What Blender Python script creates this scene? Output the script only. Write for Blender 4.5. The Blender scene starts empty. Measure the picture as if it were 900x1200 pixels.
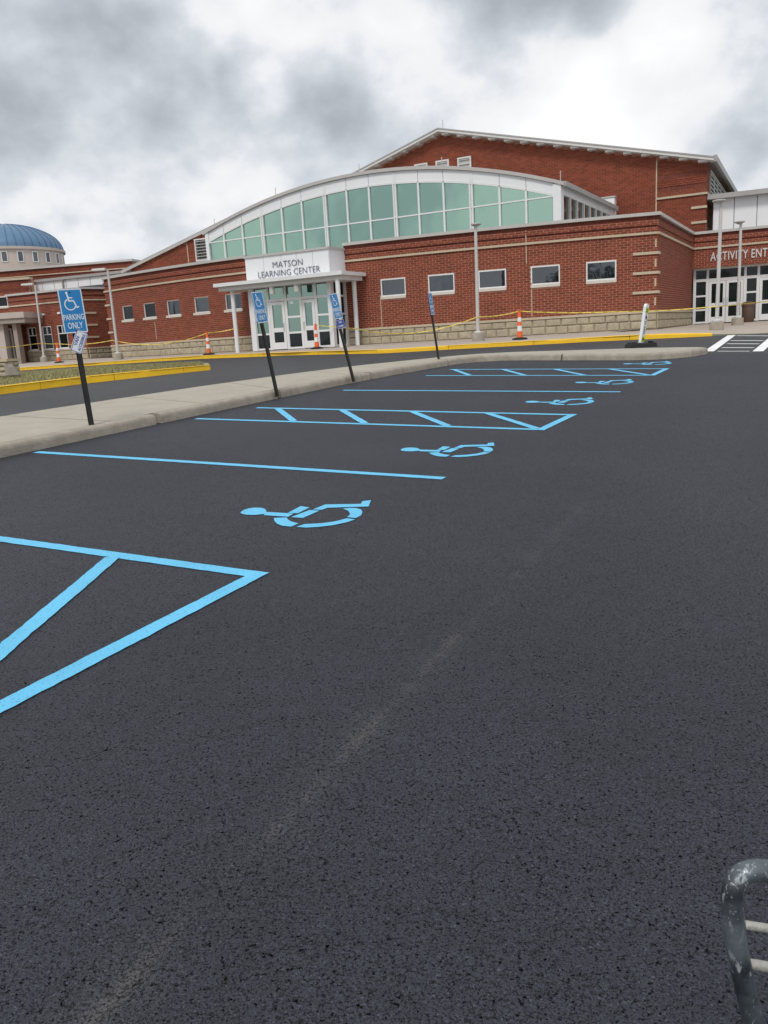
import bpy, bmesh, math, random
from mathutils import Vector, Matrix
random.seed(7)
sc = bpy.context.scene
COL = sc.collection

# ------------------------------------------------------------------ camera, sky, sun, exposure
FPX, PITCH, ROLL = 955.2, 0.211345, -0.0586348
EYE = Vector((0, 0, 1.6))
_F = Vector((0, math.cos(PITCH), -math.sin(PITCH)))
_R0 = Vector((1, 0, 0)); _U0 = _R0.cross(_F)
_R = math.cos(ROLL)*_R0 + math.sin(ROLL)*_U0
_U = -math.sin(ROLL)*_R0 + math.cos(ROLL)*_U0
cam_d = bpy.data.cameras.new('camera'); cam = bpy.data.objects.new('camera', cam_d); COL.objects.link(cam)
cam.matrix_world = Matrix(((_R.x, _U.x, -_F.x, EYE.x), (_R.y, _U.y, -_F.y, EYE.y), (_R.z, _U.z, -_F.z, EYE.z), (0, 0, 0, 1)))
cam_d.sensor_fit = 'VERTICAL'; cam_d.sensor_height = 36.0; cam_d.lens = FPX/1200*36.0
cam_d.clip_start = 0.05; cam_d.clip_end = 3000
sc.camera = cam
sc.render.engine = 'CYCLES'
sc.view_settings.view_transform = 'Standard'; sc.view_settings.look = 'None'
sc.view_settings.gamma = 1.0; sc.view_settings.exposure = 0.28; sc.view_settings.use_curve_mapping = False

SUN_EL, SUN_AZ = math.radians(52), math.radians(200)     # azimuth measured from +Y towards +X
world = bpy.data.worlds.new('World'); sc.world = world; world.use_nodes = True

def N(nt, typ, **kw):
    n = nt.nodes.new(typ)
    for k, v in kw.items():
        if k.startswith('i_'):
            n.inputs[k[2:].replace('_', ' ')].default_value = v
        else:
            setattr(n, k, v)
    return n
def L(nt, a, b): nt.links.new(a, b)
def ramp(nt, fac, stops, interp='LINEAR'):
    r = N(nt, 'ShaderNodeValToRGB'); r.color_ramp.interpolation = interp
    els = r.color_ramp.elements
    while len(els) > 1: els.remove(els[-1])
    els[0].position = stops[0][0]; els[0].color = (*stops[0][1], 1) if len(stops[0][1]) == 3 else stops[0][1]
    for p, c in stops[1:]:
        e = els.new(p); e.color = (*c, 1)
    L(nt, fac, r.inputs[0]); return r.outputs[0]
def g(v): return (v, v, v)

def build_world():
    nt = world.node_tree; nt.nodes.clear()
    out = N(nt, 'ShaderNodeOutputWorld'); bg = N(nt, 'ShaderNodeBackground'); bg.inputs['Strength'].default_value = 0.1
    sky = N(nt, 'ShaderNodeTexSky'); sky.sky_type = 'NISHITA'; sky.sun_disc = False
    sky.sun_elevation = SUN_EL; sky.sun_rotation = SUN_AZ
    tc = N(nt, 'ShaderNodeTexCoord'); sep = N(nt, 'ShaderNodeSeparateXYZ'); L(nt, tc.outputs['Generated'], sep.inputs[0])
    zz = N(nt, 'ShaderNodeMath', operation='MAXIMUM'); L(nt, sep.outputs[2], zz.inputs[0]); zz.inputs[1].default_value = 0.0
    za = N(nt, 'ShaderNodeMath', operation='ADD'); L(nt, zz.outputs[0], za.inputs[0]); za.inputs[1].default_value = 0.42
    dx = N(nt, 'ShaderNodeMath', operation='DIVIDE'); L(nt, sep.outputs[0], dx.inputs[0]); L(nt, za.outputs[0], dx.inputs[1])
    dy = N(nt, 'ShaderNodeMath', operation='DIVIDE'); L(nt, sep.outputs[1], dy.inputs[0]); L(nt, za.outputs[0], dy.inputs[1])
    cb = N(nt, 'ShaderNodeCombineXYZ'); L(nt, dx.outputs[0], cb.inputs[0]); L(nt, dy.outputs[0], cb.inputs[1])
    mp = N(nt, 'ShaderNodeMapping'); L(nt, tc.outputs['Generated'], mp.inputs[0]); mp.inputs['Location'].default_value = CLOUD_OFF; mp.inputs['Scale'].default_value = (1.0, 1.0, 1.35)
    def noise(scale, detail, rough, off, dist=0.0):
        q = N(nt, 'ShaderNodeMapping'); L(nt, mp.outputs[0], q.inputs[0]); q.inputs['Location'].default_value = off
        n = N(nt, 'ShaderNodeTexNoise', i_Scale=scale, i_Detail=detail, i_Roughness=rough, i_Distortion=dist); L(nt, q.outputs[0], n.inputs['Vector']); return n.outputs[0]
    def madd(a, k, c):
        m = N(nt, 'ShaderNodeMath', operation='MULTIPLY_ADD'); L(nt, a, m.inputs[0]); m.inputs[1].default_value = k
        if isinstance(c, float): m.inputs[2].default_value = c
        else: L(nt, c, m.inputs[2])
        return m.outputs[0]
    body = noise(3.6, 9.0, 0.53, (0, 0, 0), 0.0)
    puff = noise(13.0, 7.0, 0.60, (3, 1, 2), 0.0)
    veil = noise(2.4, 4.0, 0.5, (7, 5, 1))
    wq = N(nt, 'ShaderNodeVectorMath', operation='ADD'); wn = N(nt, 'ShaderNodeTexNoise', i_Scale=9.0, i_Detail=2.0); L(nt, mp.outputs[0], wn.inputs['Vector'])
    wsc = N(nt, 'ShaderNodeVectorMath', operation='SCALE'); L(nt, wn.outputs['Color'], wsc.inputs[0]); wsc.inputs['Scale'].default_value = 0.10
    L(nt, mp.outputs[0], wq.inputs[0]); L(nt, wsc.outputs[0], wq.inputs[1])
    vor = N(nt, 'ShaderNodeTexVoronoi', feature='SMOOTH_F1', i_Scale=6.0, i_Detail=2.0, i_Roughness=0.55, i_Smoothness=0.6); L(nt, wq.outputs[0], vor.inputs['Vector'])
    bil = madd(vor.outputs['Distance'], -0.55, 0.30)      # cauliflower heads
    # the heavy banks and bright breaks stand in these compass directions
    dark = madd(bil, 1.0, madd(body, 1.7, madd(puff, 0.56, -0.435)))
    for (px, py, rad, k) in CLOUDS:
        d = _F*FPX + _R*(px-450) + _U*(600-py); d.normalize()
        dt = N(nt, 'ShaderNodeVectorMath', operation='DOT_PRODUCT'); L(nt, tc.outputs['Generated'], dt.inputs[0]); dt.inputs[1].default_value = d
        mr = N(nt, 'ShaderNodeMapRange', interpolation_type='SMOOTHSTEP'); L(nt, dt.outputs['Value'], mr.inputs[0])
        mr.inputs[1].default_value = math.cos(rad/FPX); mr.inputs[2].default_value = 1.0; mr.inputs[3].default_value = 0.0; mr.inputs[4].default_value = 1.0
        dark = madd(mr.outputs[0], k, dark)
    ccol = ramp(nt, dark, [(0.02, (8.5, 8.5, 8.5)), (0.20, (7.9, 7.95, 8.05)), (0.33, (7.55, 7.6, 7.75)), (0.43, (7.2, 7.3, 7.5)), (0.50, (6.6, 6.8, 7.1)), (0.57, (5.9, 6.2, 6.6)), (0.69, (5.0, 5.35, 5.8)), (0.84, (4.2, 4.5, 4.95)), (1.0, (3.5, 3.75, 4.15))])
    fac = ramp(nt, veil, [(0.30, g(0.35)), (0.36, g(0.85)), (0.43, g(1.0))])
    fm = N(nt, 'ShaderNodeMath', operation='MAXIMUM'); L(nt, fac, fm.inputs[0])
    L(nt, ramp(nt, dark, [(0.40, g(0)), (0.50, g(1))]), fm.inputs[1]); fac = fm.outputs[0]
    mix = N(nt, 'ShaderNodeMix', data_type='RGBA'); L(nt, fac, mix.inputs[0])
    L(nt, sky.outputs[0], mix.inputs[6]); L(nt, ccol, mix.inputs[7])
    L(nt, mix.outputs[2], bg.inputs['Color']); L(nt, bg.outputs[0], out.inputs[0])
CLOUD_OFF = (3.25, 0.83, 5.2)
CLOUDS = [(110, 150, 190, 0.24), (30, 215, 120, 0.12), (235, 130, 90, 0.12), (380, 150, 85, 0.20), (620, 0, 110, 0.20), (835, 95, 110, 0.24), (20, 30, 110, 0.06), (890, 190, 90, 0.08),
          (306, 108, 42, -0.14), (322, 138, 34, -0.12), (345, 205, 90, -0.14), (790, 38, 55, -0.26), (560, 110, 130, -0.12), (690, 130, 110, -0.16), (160, 270, 120, -0.14), (20, 245, 60, -0.12), (430, 40, 110, -0.08)]
build_world()
sun_d = bpy.data.lights.new('sun', 'SUN'); sun_d.energy = 1.5; sun_d.angle = math.radians(14); sun_d.color = (1.0, 0.96, 0.9)
sun = bpy.data.objects.new('sun', sun_d); COL.objects.link(sun)
_sd = Vector((math.sin(SUN_AZ)*math.cos(SUN_EL), math.cos(SUN_AZ)*math.cos(SUN_EL), math.sin(SUN_EL)))
sun.rotation_euler = _sd.to_track_quat('Z', 'Y').to_euler(); sun.location = (0, -10, 60)

# ------------------------------------------------------------------ surveying helpers (photo pixel, 900 x 1200, to a point of the place)
def ray(px, py): return _F*FPX + _R*(px-450) + _U*(600-py)
LOTN = Vector((0.01042307, -0.04207069, 0.99906027)).normalized()
D1 = Vector((-0.87780431, 0.47812297, 0.02929191)).normalized()
D2 = (-LOTN.cross(D1)).normalized()
if D2.y < 0: D2 = -D2
def lot(a, b, off=0.0): return EYE + D1*a + D2*b + LOTN*(-1.6+off)
def gp(px, py, off=0.0):
    d = ray(px, py); return EYE + d*(-(1.6-off)/LOTN.dot(d))
def ab(px, py, off=0.0):
    P = gp(px, py, off) - EYE; return (P.dot(D1), P.dot(D2))
def at_y(px, py, Y): d = ray(px, py); return EYE + d*(Y/d.y)
def at_z(px, py, z): d = ray(px, py); return EYE + d*((z-1.6)/d.z)
def lotz(x, y): return 1.6 + (-1.6 - LOTN.x*x - LOTN.y*y)/LOTN.z

class Wall:
    """A vertical plane through plan point A along unit plan direction u; n points to the viewer."""
    def __init__(s, A, B):
        s.A = Vector((A[0], A[1])); d = Vector((B[0]-A[0], B[1]-A[1])); s.len = d.length; s.u = d.normalized(); s.n = Vector((s.u.y, -s.u.x))
    def P(s, u, n, z): q = s.A + s.u*u + s.n*n; return Vector((q.x, q.y, z))
    def px(s, px, py, n=0.0):
        d = ray(px, py); A = s.A + s.n*n
        t = (Vector((A.x-EYE.x, A.y-EYE.y)).dot(s.n))/(Vector((d.x, d.y)).dot(s.n))
        q = EYE + d*t; return ((Vector((q.x, q.y))-s.A).dot(s.u), q.z)
    step = 1e9
class Arc:
    """The curved front: part of a vertical cylinder, u is arc length from the left corner."""
    c = Vector((24.27, 90.97)); R = 57.04; step = 0.8
    def __init__(s):
        s.a0 = math.atan2(50.43-s.c.y, -15.81-s.c.x)
        s.len = s.u_of(11.98, 35.27)
    def u_of(s, x, y):
        a = math.atan2(y-s.c.y, x-s.c.x); return (a-s.a0)*s.R
    def P(s, u, n, z):
        a = s.a0 + u/s.R; r = s.R+n
        return Vector((s.c.x+r*math.cos(a), s.c.y+r*math.sin(a), z))
    def px(s, px, py, n=0.0):
        d = ray(px, py); R = s.R+n
        a = d.x**2+d.y**2; b = -2*(d.x*s.c.x+d.y*s.c.y); c = s.c.length_squared-R*R
        t = (-b-math.sqrt(b*b-4*a*c))/(2*a); q = EYE+d*t
        return (s.u_of(q.x, q.y), q.z)

# ------------------------------------------------------------------ mesh helpers
class MB:
    def __init__(s): s.v = []; s.f = []; s.m = []
    def face(s, pts, mi=0):
        b = len(s.v); s.v += [tuple(p) for p in pts]; s.f.append(tuple(range(b, b+len(pts)))); s.m.append(mi)
    def hexa(s, c, mi=0, skip=()):
        """c: 8 corners, bottom ring (0-3) then top ring (4-7); ring order front-left, front-right, back-right, back-left."""
        b = len(s.v); s.v += [tuple(p) for p in c]
        F = dict(bot=(3, 2, 1, 0), top=(4, 5, 6, 7), front=(0, 1, 5, 4), right=(1, 2, 6, 5), back=(2, 3, 7, 6), left=(3, 0, 4, 7))
        for k, q in F.items():
            if k not in skip: s.f.append(tuple(b+i for i in q)); s.m.append(mi)
    def wbox(s, W, u0, u1, n0, n1, z0, z1, mi=0, skip=()):
        """box on a wall: u along, n out of it (n0 back < n1 front), z up; follows curved walls"""
        k = max(1, int(math.ceil((u1-u0)/W.step)))
        for i in range(k):
            a = u0+(u1-u0)*i/k; b = u0+(u1-u0)*(i+1)/k
            sk = set(skip)
            if i: sk.add('left')
            if i < k-1: sk.add('right')
            s.hexa([W.P(a, n1, z0), W.P(b, n1, z0), W.P(b, n0, z0), W.P(a, n0, z0), W.P(a, n1, z1), W.P(b, n1, z1), W.P(b, n0, z1), W.P(a, n0, z1)], mi, sk)
    def box(s, lo, hi, mi=0):
        x0, y0, z0 = lo; x1, y1, z1 = hi
        s.hexa([(x0, y0, z0), (x1, y0, z0), (x1, y1, z0), (x0, y1, z0), (x0, y0, z1), (x1, y0, z1), (x1, y1, z1), (x0, y1, z1)], mi)
    def prism(s, poly, ext, mi=0):
        """poly: planar loop of points, pushed along vector ext"""
        a = [Vector(p) for p in poly]; e = Vector(ext)
        n = len(a); b = len(s.v); s.v += [tuple(p) for p in a] + [tuple(p+e) for p in a]
        s.f.append(tuple(range(b, b+n))); s.m.append(mi)
        s.f.append(tuple(reversed(range(b+n, b+2*n)))); s.m.append(mi)
        for i in range(n):
            j = (i+1) % n; s.f.append((b+j, b+i, b+n+i, b+n+j)); s.m.append(mi)
    def tube(s, pts, rad, seg=10, caps=True, mi=0):
        pts = [Vector(p) for p in pts]; rads = rad if isinstance(rad, (list, tuple)) else [rad]*len(pts)
        up = None; b = len(s.v)
        for i, p in enumerate(pts):
            t = (pts[min(i+1, len(pts)-1)]-pts[max(i-1, 0)]).normalized()
            if up is None: up = t.orthogonal().normalized()
            up = (up - t*up.dot(t)).normalized(); w = t.cross(up)
            for k in range(seg):
                a = 2*math.pi*k/seg; s.v.append(tuple(p + (up*math.cos(a)+w*math.sin(a))*rads[i]))
        for i in range(len(pts)-1):
            for k in range(seg):
                k2 = (k+1) % seg
                s.f.append((b+i*seg+k, b+i*seg+k2, b+(i+1)*seg+k2, b+(i+1)*seg+k)); s.m.append(mi)
        if caps:
            s.f.append(tuple(reversed(range(b, b+seg)))); s.m.append(mi)
            e = b+(len(pts)-1)*seg; s.f.append(tuple(range(e, e+seg))); s.m.append(mi)
    def lathe(s, prof, c=(0, 0, 0), seg=24, mi=0, axis=None):
        """prof: (radius, height) from bottom to top around z"""
        c = Vector(c); M = axis.to_track_quat('Z', 'Y').to_matrix() if axis is not None else Matrix.Identity(3); b = len(s.v)
        for r, z in prof:
            for k in range(seg):
                a = 2*math.pi*k/seg; s.v.append(tuple(c + M @ Vector((r*math.cos(a), r*math.sin(a), z))))
        for i in range(len(prof)-1):
            for k in range(seg):
                k2 = (k+1) % seg; s.f.append((b+i*seg+k, b+i*seg+k2, b+(i+1)*seg+k2, b+(i+1)*seg+k)); s.m.append(mi)
        s.f.append(tuple(reversed(range(b, b+seg)))); s.m.append(mi)
        e = b+(len(prof)-1)*seg; s.f.append(tuple(range(e, e+seg))); s.m.append(mi)
    def build(s, name, mats, parent=None, smooth=False, bevel=0.0, bseg=2, weld=False):
        me = bpy.data.meshes.new(name); me.from_pydata(s.v, [], s.f); 
        for m in (mats if isinstance(mats, (list, tuple)) else [mats]): me.materials.append(m)
        if any(s.m): me.polygons.foreach_set('material_index', s.m)
        if weld or bevel:
            bm = bmesh.new(); bm.from_mesh(me); bmesh.ops.remove_doubles(bm, verts=bm.verts, dist=1e-5)
            bmesh.ops.recalc_face_normals(bm, faces=bm.faces); bm.to_mesh(me); bm.free()
        if smooth:
            me.polygons.foreach_set('use_smooth', [True]*len(me.polygons))
            me.set_sharp_from_angle(angle=math.radians(40))
        me.update()
        o = bpy.data.objects.new(name, me); COL.objects.link(o)
        if parent is not None:
            o.parent = parent
            o.matrix_parent_inverse = Matrix.Translation(-parent.location) if parent.type == 'EMPTY' else Matrix.Identity(4)
        if bevel:
            md = o.modifiers.new('bevel', 'BEVEL'); md.width = bevel; md.segments = bseg; md.limit_method = 'ANGLE'
        return o

def tag(o, label=None, cat=None, group=None, kind=None):
    if label: o['label'] = label
    if cat: o['category'] = cat
    if group: o['group'] = group
    if kind: o['kind'] = kind
    return o
def empty(name, loc, label, cat, group=None):
    o = bpy.data.objects.new(name, None); COL.objects.link(o); o.location = loc; o.empty_display_size = 0.3
    return tag(o, label, cat, group)
def to_mesh(o):
    bpy.context.view_layer.update(); ev = o.evaluated_get(bpy.context.evaluated_depsgraph_get())
    me = bpy.data.meshes.new_from_object(ev); n = bpy.data.objects.new('lettering', me); COL.objects.link(n)
    n.matrix_world = o.matrix_world.copy(); nm = o.name; cu = o.data; bpy.data.objects.remove(o); bpy.data.curves.remove(cu); n.name = nm.split('.')[0]; return n
def structure(o): o['kind'] = 'structure'; return o
def stuff(o): o['kind'] = 'stuff'; return o

# ------------------------------------------------------------------ materials
def mat(name, col, rough=0.8, var=0.0, vscale=3.0, bump=0.0, bscale=40.0, metal=0.0, spec=0.5, island=0.0, col2=None, dirt=0.0):
    """plain surface with colour mottling (var), per-piece variation (island) and fine relief (bump)"""
    m = bpy.data.materials.new(name); m.use_nodes = True; nt = m.node_tree; b = nt.nodes['Principled BSDF']
    b.inputs['Roughness'].default_value = rough; b.inputs['Metallic'].default_value = metal
    b.inputs['Specular IOR Level'].default_value = spec; b.inputs['Base Color'].default_value = (*col, 1)
    geo = N(nt, 'ShaderNodeNewGeometry')
    cur = None
    if island or col2:
        src = geo.outputs['Random Per Island']
        c2 = col2 or tuple(min(1, c*(1+island)) for c in col); c1 = tuple(c*(1-island) for c in col)
        cur = ramp(nt, src, [(0.0, c1), (0.5, col), (1.0, c2)])
    if var:
        nz = N(nt, 'ShaderNodeTexNoise', i_Scale=vscale, i_Detail=6.0, i_Roughness=0.6); L(nt, geo.outputs['Position'], nz.inputs['Vector'])
        mr = N(nt, 'ShaderNodeMapRange'); L(nt, nz.outputs[0], mr.inputs[0])
        mr.inputs[1].default_value = 0.25; mr.inputs[2].default_value = 0.75; mr.inputs[3].default_value = 1-var; mr.inputs[4].default_value = 1+var
        mx = N(nt, 'ShaderNodeMix', data_type='RGBA', blend_type='MULTIPLY'); mx.inputs[0].default_value = 1
        if cur: L(nt, cur, mx.inputs[6])
        else: mx.inputs[6].default_value = (*col, 1)
        L(nt, mr.outputs[0], mx.inputs[7]); cur = mx.outputs[2]
    if dirt:
        nz = N(nt, 'ShaderNodeTexNoise', i_Scale=1.3, i_Detail=8.0, i_Roughness=0.7); mpn = N(nt, 'ShaderNodeMapping'); mpn.inputs['Scale'].default_value = (1, 1, 0.25)
        L(nt, geo.outputs['Position'], mpn.inputs[0]); L(nt, mpn.outputs[0], nz.inputs['Vector'])
        fc = ramp(nt, nz.outputs[0], [(0.45, g(0)), (0.75, g(dirt))])
        mx = N(nt, 'ShaderNodeMix', data_type='RGBA'); L(nt, fc, mx.inputs[0])
        if cur: L(nt, cur, mx.inputs[6])
        else: mx.inputs[6].default_value = (*col, 1)
        mx.inputs[7].default_value = (0.12, 0.10, 0.08, 1); cur = mx.outputs[2]
    if cur: L(nt, cur, b.inputs['Base Color'])
    if bump:
        nb = N(nt, 'ShaderNodeTexNoise', i_Scale=bscale, i_Detail=5.0, i_Roughness=0.6); L(nt, geo.outputs['Position'], nb.inputs['Vector'])
        bp = N(nt, 'ShaderNodeBump', i_Strength=bump, i_Distance=0.02); L(nt, nb.outputs[0], bp.inputs['Height']); L(nt, bp.outputs[0], b.inputs['Normal'])
    return m

def glass_mat(name, tint, rough=0.04, wave=0.02, wscale=0.8, base=(0.02, 0.03, 0.028), mixf=1.0):
    """reflective coated glazing: tinted mirror over a dark room, with slightly wavy panes"""
    m = bpy.data.materials.new(name); m.use_nodes = True; nt = m.node_tree; b = nt.nodes['Principled BSDF']
    b.inputs['Metallic'].default_value = 1.0; b.inputs['Roughness'].default_value = rough
    geo = N(nt, 'ShaderNodeNewGeometry')
    cr = ramp(nt, geo.outputs['Random Per Island'], [(0, tuple(c*0.9 for c in tint)), (1, tuple(min(1, c*1.07) for c in tint))]); L(nt, cr, b.inputs['Base Color'])
    nz = N(nt, 'ShaderNodeTexNoise', i_Scale=wscale, i_Detail=2.0); L(nt, geo.outputs['Position'], nz.inputs['Vector'])
    bp = N(nt, 'ShaderNodeBump', i_Strength=wave, i_Distance=1.0); L(nt, nz.outputs[0], bp.inputs['Height']); L(nt, bp.outputs[0], b.inputs['Normal'])
    d = N(nt, 'ShaderNodeBsdfPrincipled'); d.inputs['Base Color'].default_value = (*base, 1); d.inputs['Roughness'].default_value = 0.08
    ms = N(nt, 'ShaderNodeMixShader'); ms.inputs[0].default_value = mixf
    L(nt, d.outputs[0], ms.inputs[1]); L(nt, b.outputs[0], ms.inputs[2]); L(nt, ms.outputs[0], nt.nodes['Material Output'].inputs[0])
    return m

def asphalt_mat(name, base, scuff=False, fine=1.0):
    m = bpy.data.materials.new(name); m.use_nodes = True; nt = m.node_tree; b = nt.nodes['Principled BSDF']
    geo = N(nt, 'ShaderNodeNewGeometry'); P = geo.outputs['Position']
    vo = N(nt, 'ShaderNodeTexVoronoi', i_Scale=195.0); L(nt, P, vo.inputs['Vector'])          # stones ~7 mm
    vsep = N(nt, 'ShaderNodeSeparateColor'); L(nt, vo.outputs['Color'], vsep.inputs[0])
    nf = N(nt, 'ShaderNodeTexNoise', i_Scale=135.0, i_Detail=4.0, i_Roughness=0.7); L(nt, P, nf.inputs['Vector'])
    nl = N(nt, 'ShaderNodeTexNoise', i_Scale=0.55, i_Detail=6.0, i_Roughness=0.6); L(nt, P, nl.inputs['Vector'])
    nm = N(nt, 'ShaderNodeTexNoise', i_Scale=14.0, i_Detail=5.0, i_Roughness=0.6); L(nt, P, nm.inputs['Vector'])
    c0 = ramp(nt, vsep.outputs[0], [(0, tuple(c*0.72 for c in base)), (0.5, tuple(c*1.0 for c in base)), (0.88, tuple(c*1.25 for c in base)), (0.97, tuple(c*1.6 for c in base)), (1.0, tuple(c*2.6 for c in base))])
    pit = ramp(nt, nf.outputs[0], [(0.40, g(0.0)), (0.44, g(1.0))])
    mx = N(nt, 'ShaderNodeMix', data_type='RGBA', blend_type='MULTIPLY'); mx.inputs[0].default_value = 1; L(nt, c0, mx.inputs[6]); L(nt, pit, mx.inputs[7])
    nk = N(nt, 'ShaderNodeTexNoise', i_Scale=82.0, i_Detail=5.0, i_Roughness=0.75); L(nt, P, nk.inputs['Vector'])
    nk_ = nk; pk_ = ramp(nt, nk.outputs[0], [(0.385, g(0.05)), (0.43, g(1.0)), (0.60, g(1.02)), (0.68, g(1.2))])
    mk = N(nt, 'ShaderNodeMix', data_type='RGBA', blend_type='MULTIPLY'); mk.inputs[0].default_value = 1; L(nt, mx.outputs[2], mk.inputs[6]); L(nt, pk_, mk.inputs[7]); mx = mk
    big = ramp(nt, nl.outputs[0], [(0.3, g(0.80)), (0.5, g(1.0)), (0.7, g(1.22))]); mid = ramp(nt, nm.outputs[0], [(0.3, g(0.88)), (0.7, g(1.12))])
    m2 = N(nt, 'ShaderNodeMix', data_type='RGBA', blend_type='MULTIPLY'); m2.inputs[0].default_value = 1; L(nt, mx.outputs[2], m2.inputs[6]); L(nt, big, m2.inputs[7])
    m3 = N(nt, 'ShaderNodeMix', data_type='RGBA', blend_type='MULTIPLY'); m3.inputs[0].default_value = 1; L(nt, m2.outputs[2], m3.inputs[6]); L(nt, mid, m3.inputs[7])
    cur = m3.outputs[2]
    if scuff:   # dusty track of a dragged wheel along the lot
        def vm(v): d = N(nt, 'ShaderNodeVectorMath', operation='DOT_PRODUCT'); L(nt, P, d.inputs[0]); d.inputs[1].default_value = v; return d.outputs['Value']
        a = vm(D1); bb = vm(D2)
        a0 = EYE.dot(D1) - 1.6*LOTN.dot(D1)
        wob = N(nt, 'ShaderNodeTexNoise', i_Scale=0.9, i_Detail=3.0); L(nt, P, wob.inputs['Vector'])
        lin = N(nt, 'ShaderNodeMath', operation='MULTIPLY_ADD'); L(nt, bb, lin.inputs[0]); lin.inputs[1].default_value = 0.031; lin.inputs[2].default_value = 1.335 + a0
        lin2 = N(nt, 'ShaderNodeMath', operation='MULTIPLY_ADD'); L(nt, wob.outputs[0], lin2.inputs[0]); lin2.inputs[1].default_value = 0.06; L(nt, lin.outputs[0], lin2.inputs[2])
        df = N(nt, 'ShaderNodeMath', operation='SUBTRACT'); L(nt, a, df.inputs[0]); L(nt, lin2.outputs[0], df.inputs[1])
        ad = N(nt, 'ShaderNodeMath', operation='ABSOLUTE'); L(nt, df.outputs[0], ad.inputs[0])
        core = ramp(nt, ad.outputs[0], [(0.0, g(1)), (0.014, g(0.7)), (0.045, g(0.25)), (0.15, g(0.0))])
        bl = N(nt, 'ShaderNodeTexNoise', i_Scale=2.2, i_Detail=4.0, i_Roughness=0.6); L(nt, P, bl.inputs['Vector'])
        blr = ramp(nt, bl.outputs[0], [(0.38, g(0.12)), (0.60, g(1.0))])
        sp = ramp(nt, nf.outputs[0], [(0.42, g(0.1)), (0.6, g(1))])
        f1 = N(nt, 'ShaderNodeMath', operation='MULTIPLY'); L(nt, core, f1.inputs[0]); L(nt, blr, f1.inputs[1])
        f2 = N(nt, 'ShaderNodeMath', operation='MULTIPLY'); L(nt, f1.outputs[0], f2.inputs[0]); L(nt, sp, f2.inputs[1])
        far = N(nt, 'ShaderNodeMapRange'); L(nt, bb, far.inputs[0]); far.inputs[1].default_value = 7.5; far.inputs[2].default_value = 3.0; far.inputs[3].default_value = 0.0; far.inputs[4].default_value = 0.38
        f3 = N(nt, 'ShaderNodeMath', operation='MULTIPLY'); L(nt, f2.outputs[0], f3.inputs[0]); L(nt, far.outputs[0], f3.inputs[1])
        ms = N(nt, 'ShaderNodeMix', data_type='RGBA'); L(nt, f3.outputs[0], ms.inputs[0]); L(nt, cur, ms.inputs[6]); ms.inputs[7].default_value = (0.20, 0.175, 0.15, 1); cur = ms.outputs[2]
    L(nt, cur, b.inputs['Base Color']); pr = ramp(nt, nk.outputs[0], [(0.37, g(0.95)), (0.42, g(0.58))]); L(nt, pr, b.inputs['Roughness']); sp2 = ramp(nt, nk.outputs[0], [(0.37, g(0.0)), (0.42, g(0.38))]); L(nt, sp2, b.inputs['Specular IOR Level'])
    ad2 = N(nt, 'ShaderNodeMath', operation='MULTIPLY_ADD'); L(nt, vo.outputs['Distance'], ad2.inputs[0]); ad2.inputs[1].default_value = -0.6; pm_ = N(nt, 'ShaderNodeMath', operation='MULTIPLY'); L(nt, pit, pm_.inputs[0]); L(nt, pk_, pm_.inputs[1]); L(nt, pm_.outputs[0], ad2.inputs[2])
    bp = N(nt, 'ShaderNodeBump', i_Strength=0.8*fine, i_Distance=0.007); L(nt, ad2.outputs[0], bp.inputs['Height']); L(nt, bp.outputs[0], b.inputs['Normal'])
    return m

def paint_mat(name, col, wear=0.25):
    """road paint: thin coat over coarse asphalt, pitted where the stones drop away"""
    m = bpy.data.materials.new(name); m.use_nodes = True; nt = m.node_tree; b = nt.nodes['Principled BSDF']
    geo = N(nt, 'ShaderNodeNewGeometry'); P = geo.outputs['Position']
    nf = N(nt, 'ShaderNodeTexNoise', i_Scale=85.0, i_Detail=4.0, i_Roughness=0.65); L(nt, P, nf.inputs['Vector'])
    nl = N(nt, 'ShaderNodeTexNoise', i_Scale=3.0, i_Detail=6.0, i_Roughness=0.6); L(nt, P, nl.inputs['Vector'])
    tone = ramp(nt, nl.outputs[0], [(0.3, tuple(c*0.9 for c in col)), (0.7, tuple(min(1, c*1.06) for c in col))])
    pit = ramp(nt, nf.outputs[0], [(0.355, g(0)), (0.40, g(1))])
    mx = N(nt, 'ShaderNodeMix', data_type='RGBA'); mx.inputs[6].default_value = (col[0]*0.3+0.02, col[1]*0.3+0.02, col[2]*0.3+0.02, 1)
    L(nt, pit, mx.inputs[0]); L(nt, tone, mx.inputs[7]); L(nt, mx.outputs[2], b.inputs['Base Color'])
    b.inputs['Roughness'].default_value = 0.6
    bp = N(nt, 'ShaderNodeBump', i_Strength=0.3, i_Distance=0.005); L(nt, nf.outputs[0], bp.inputs['Height']); L(nt, bp.outputs[0], b.inputs['Normal'])
    return m

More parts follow.
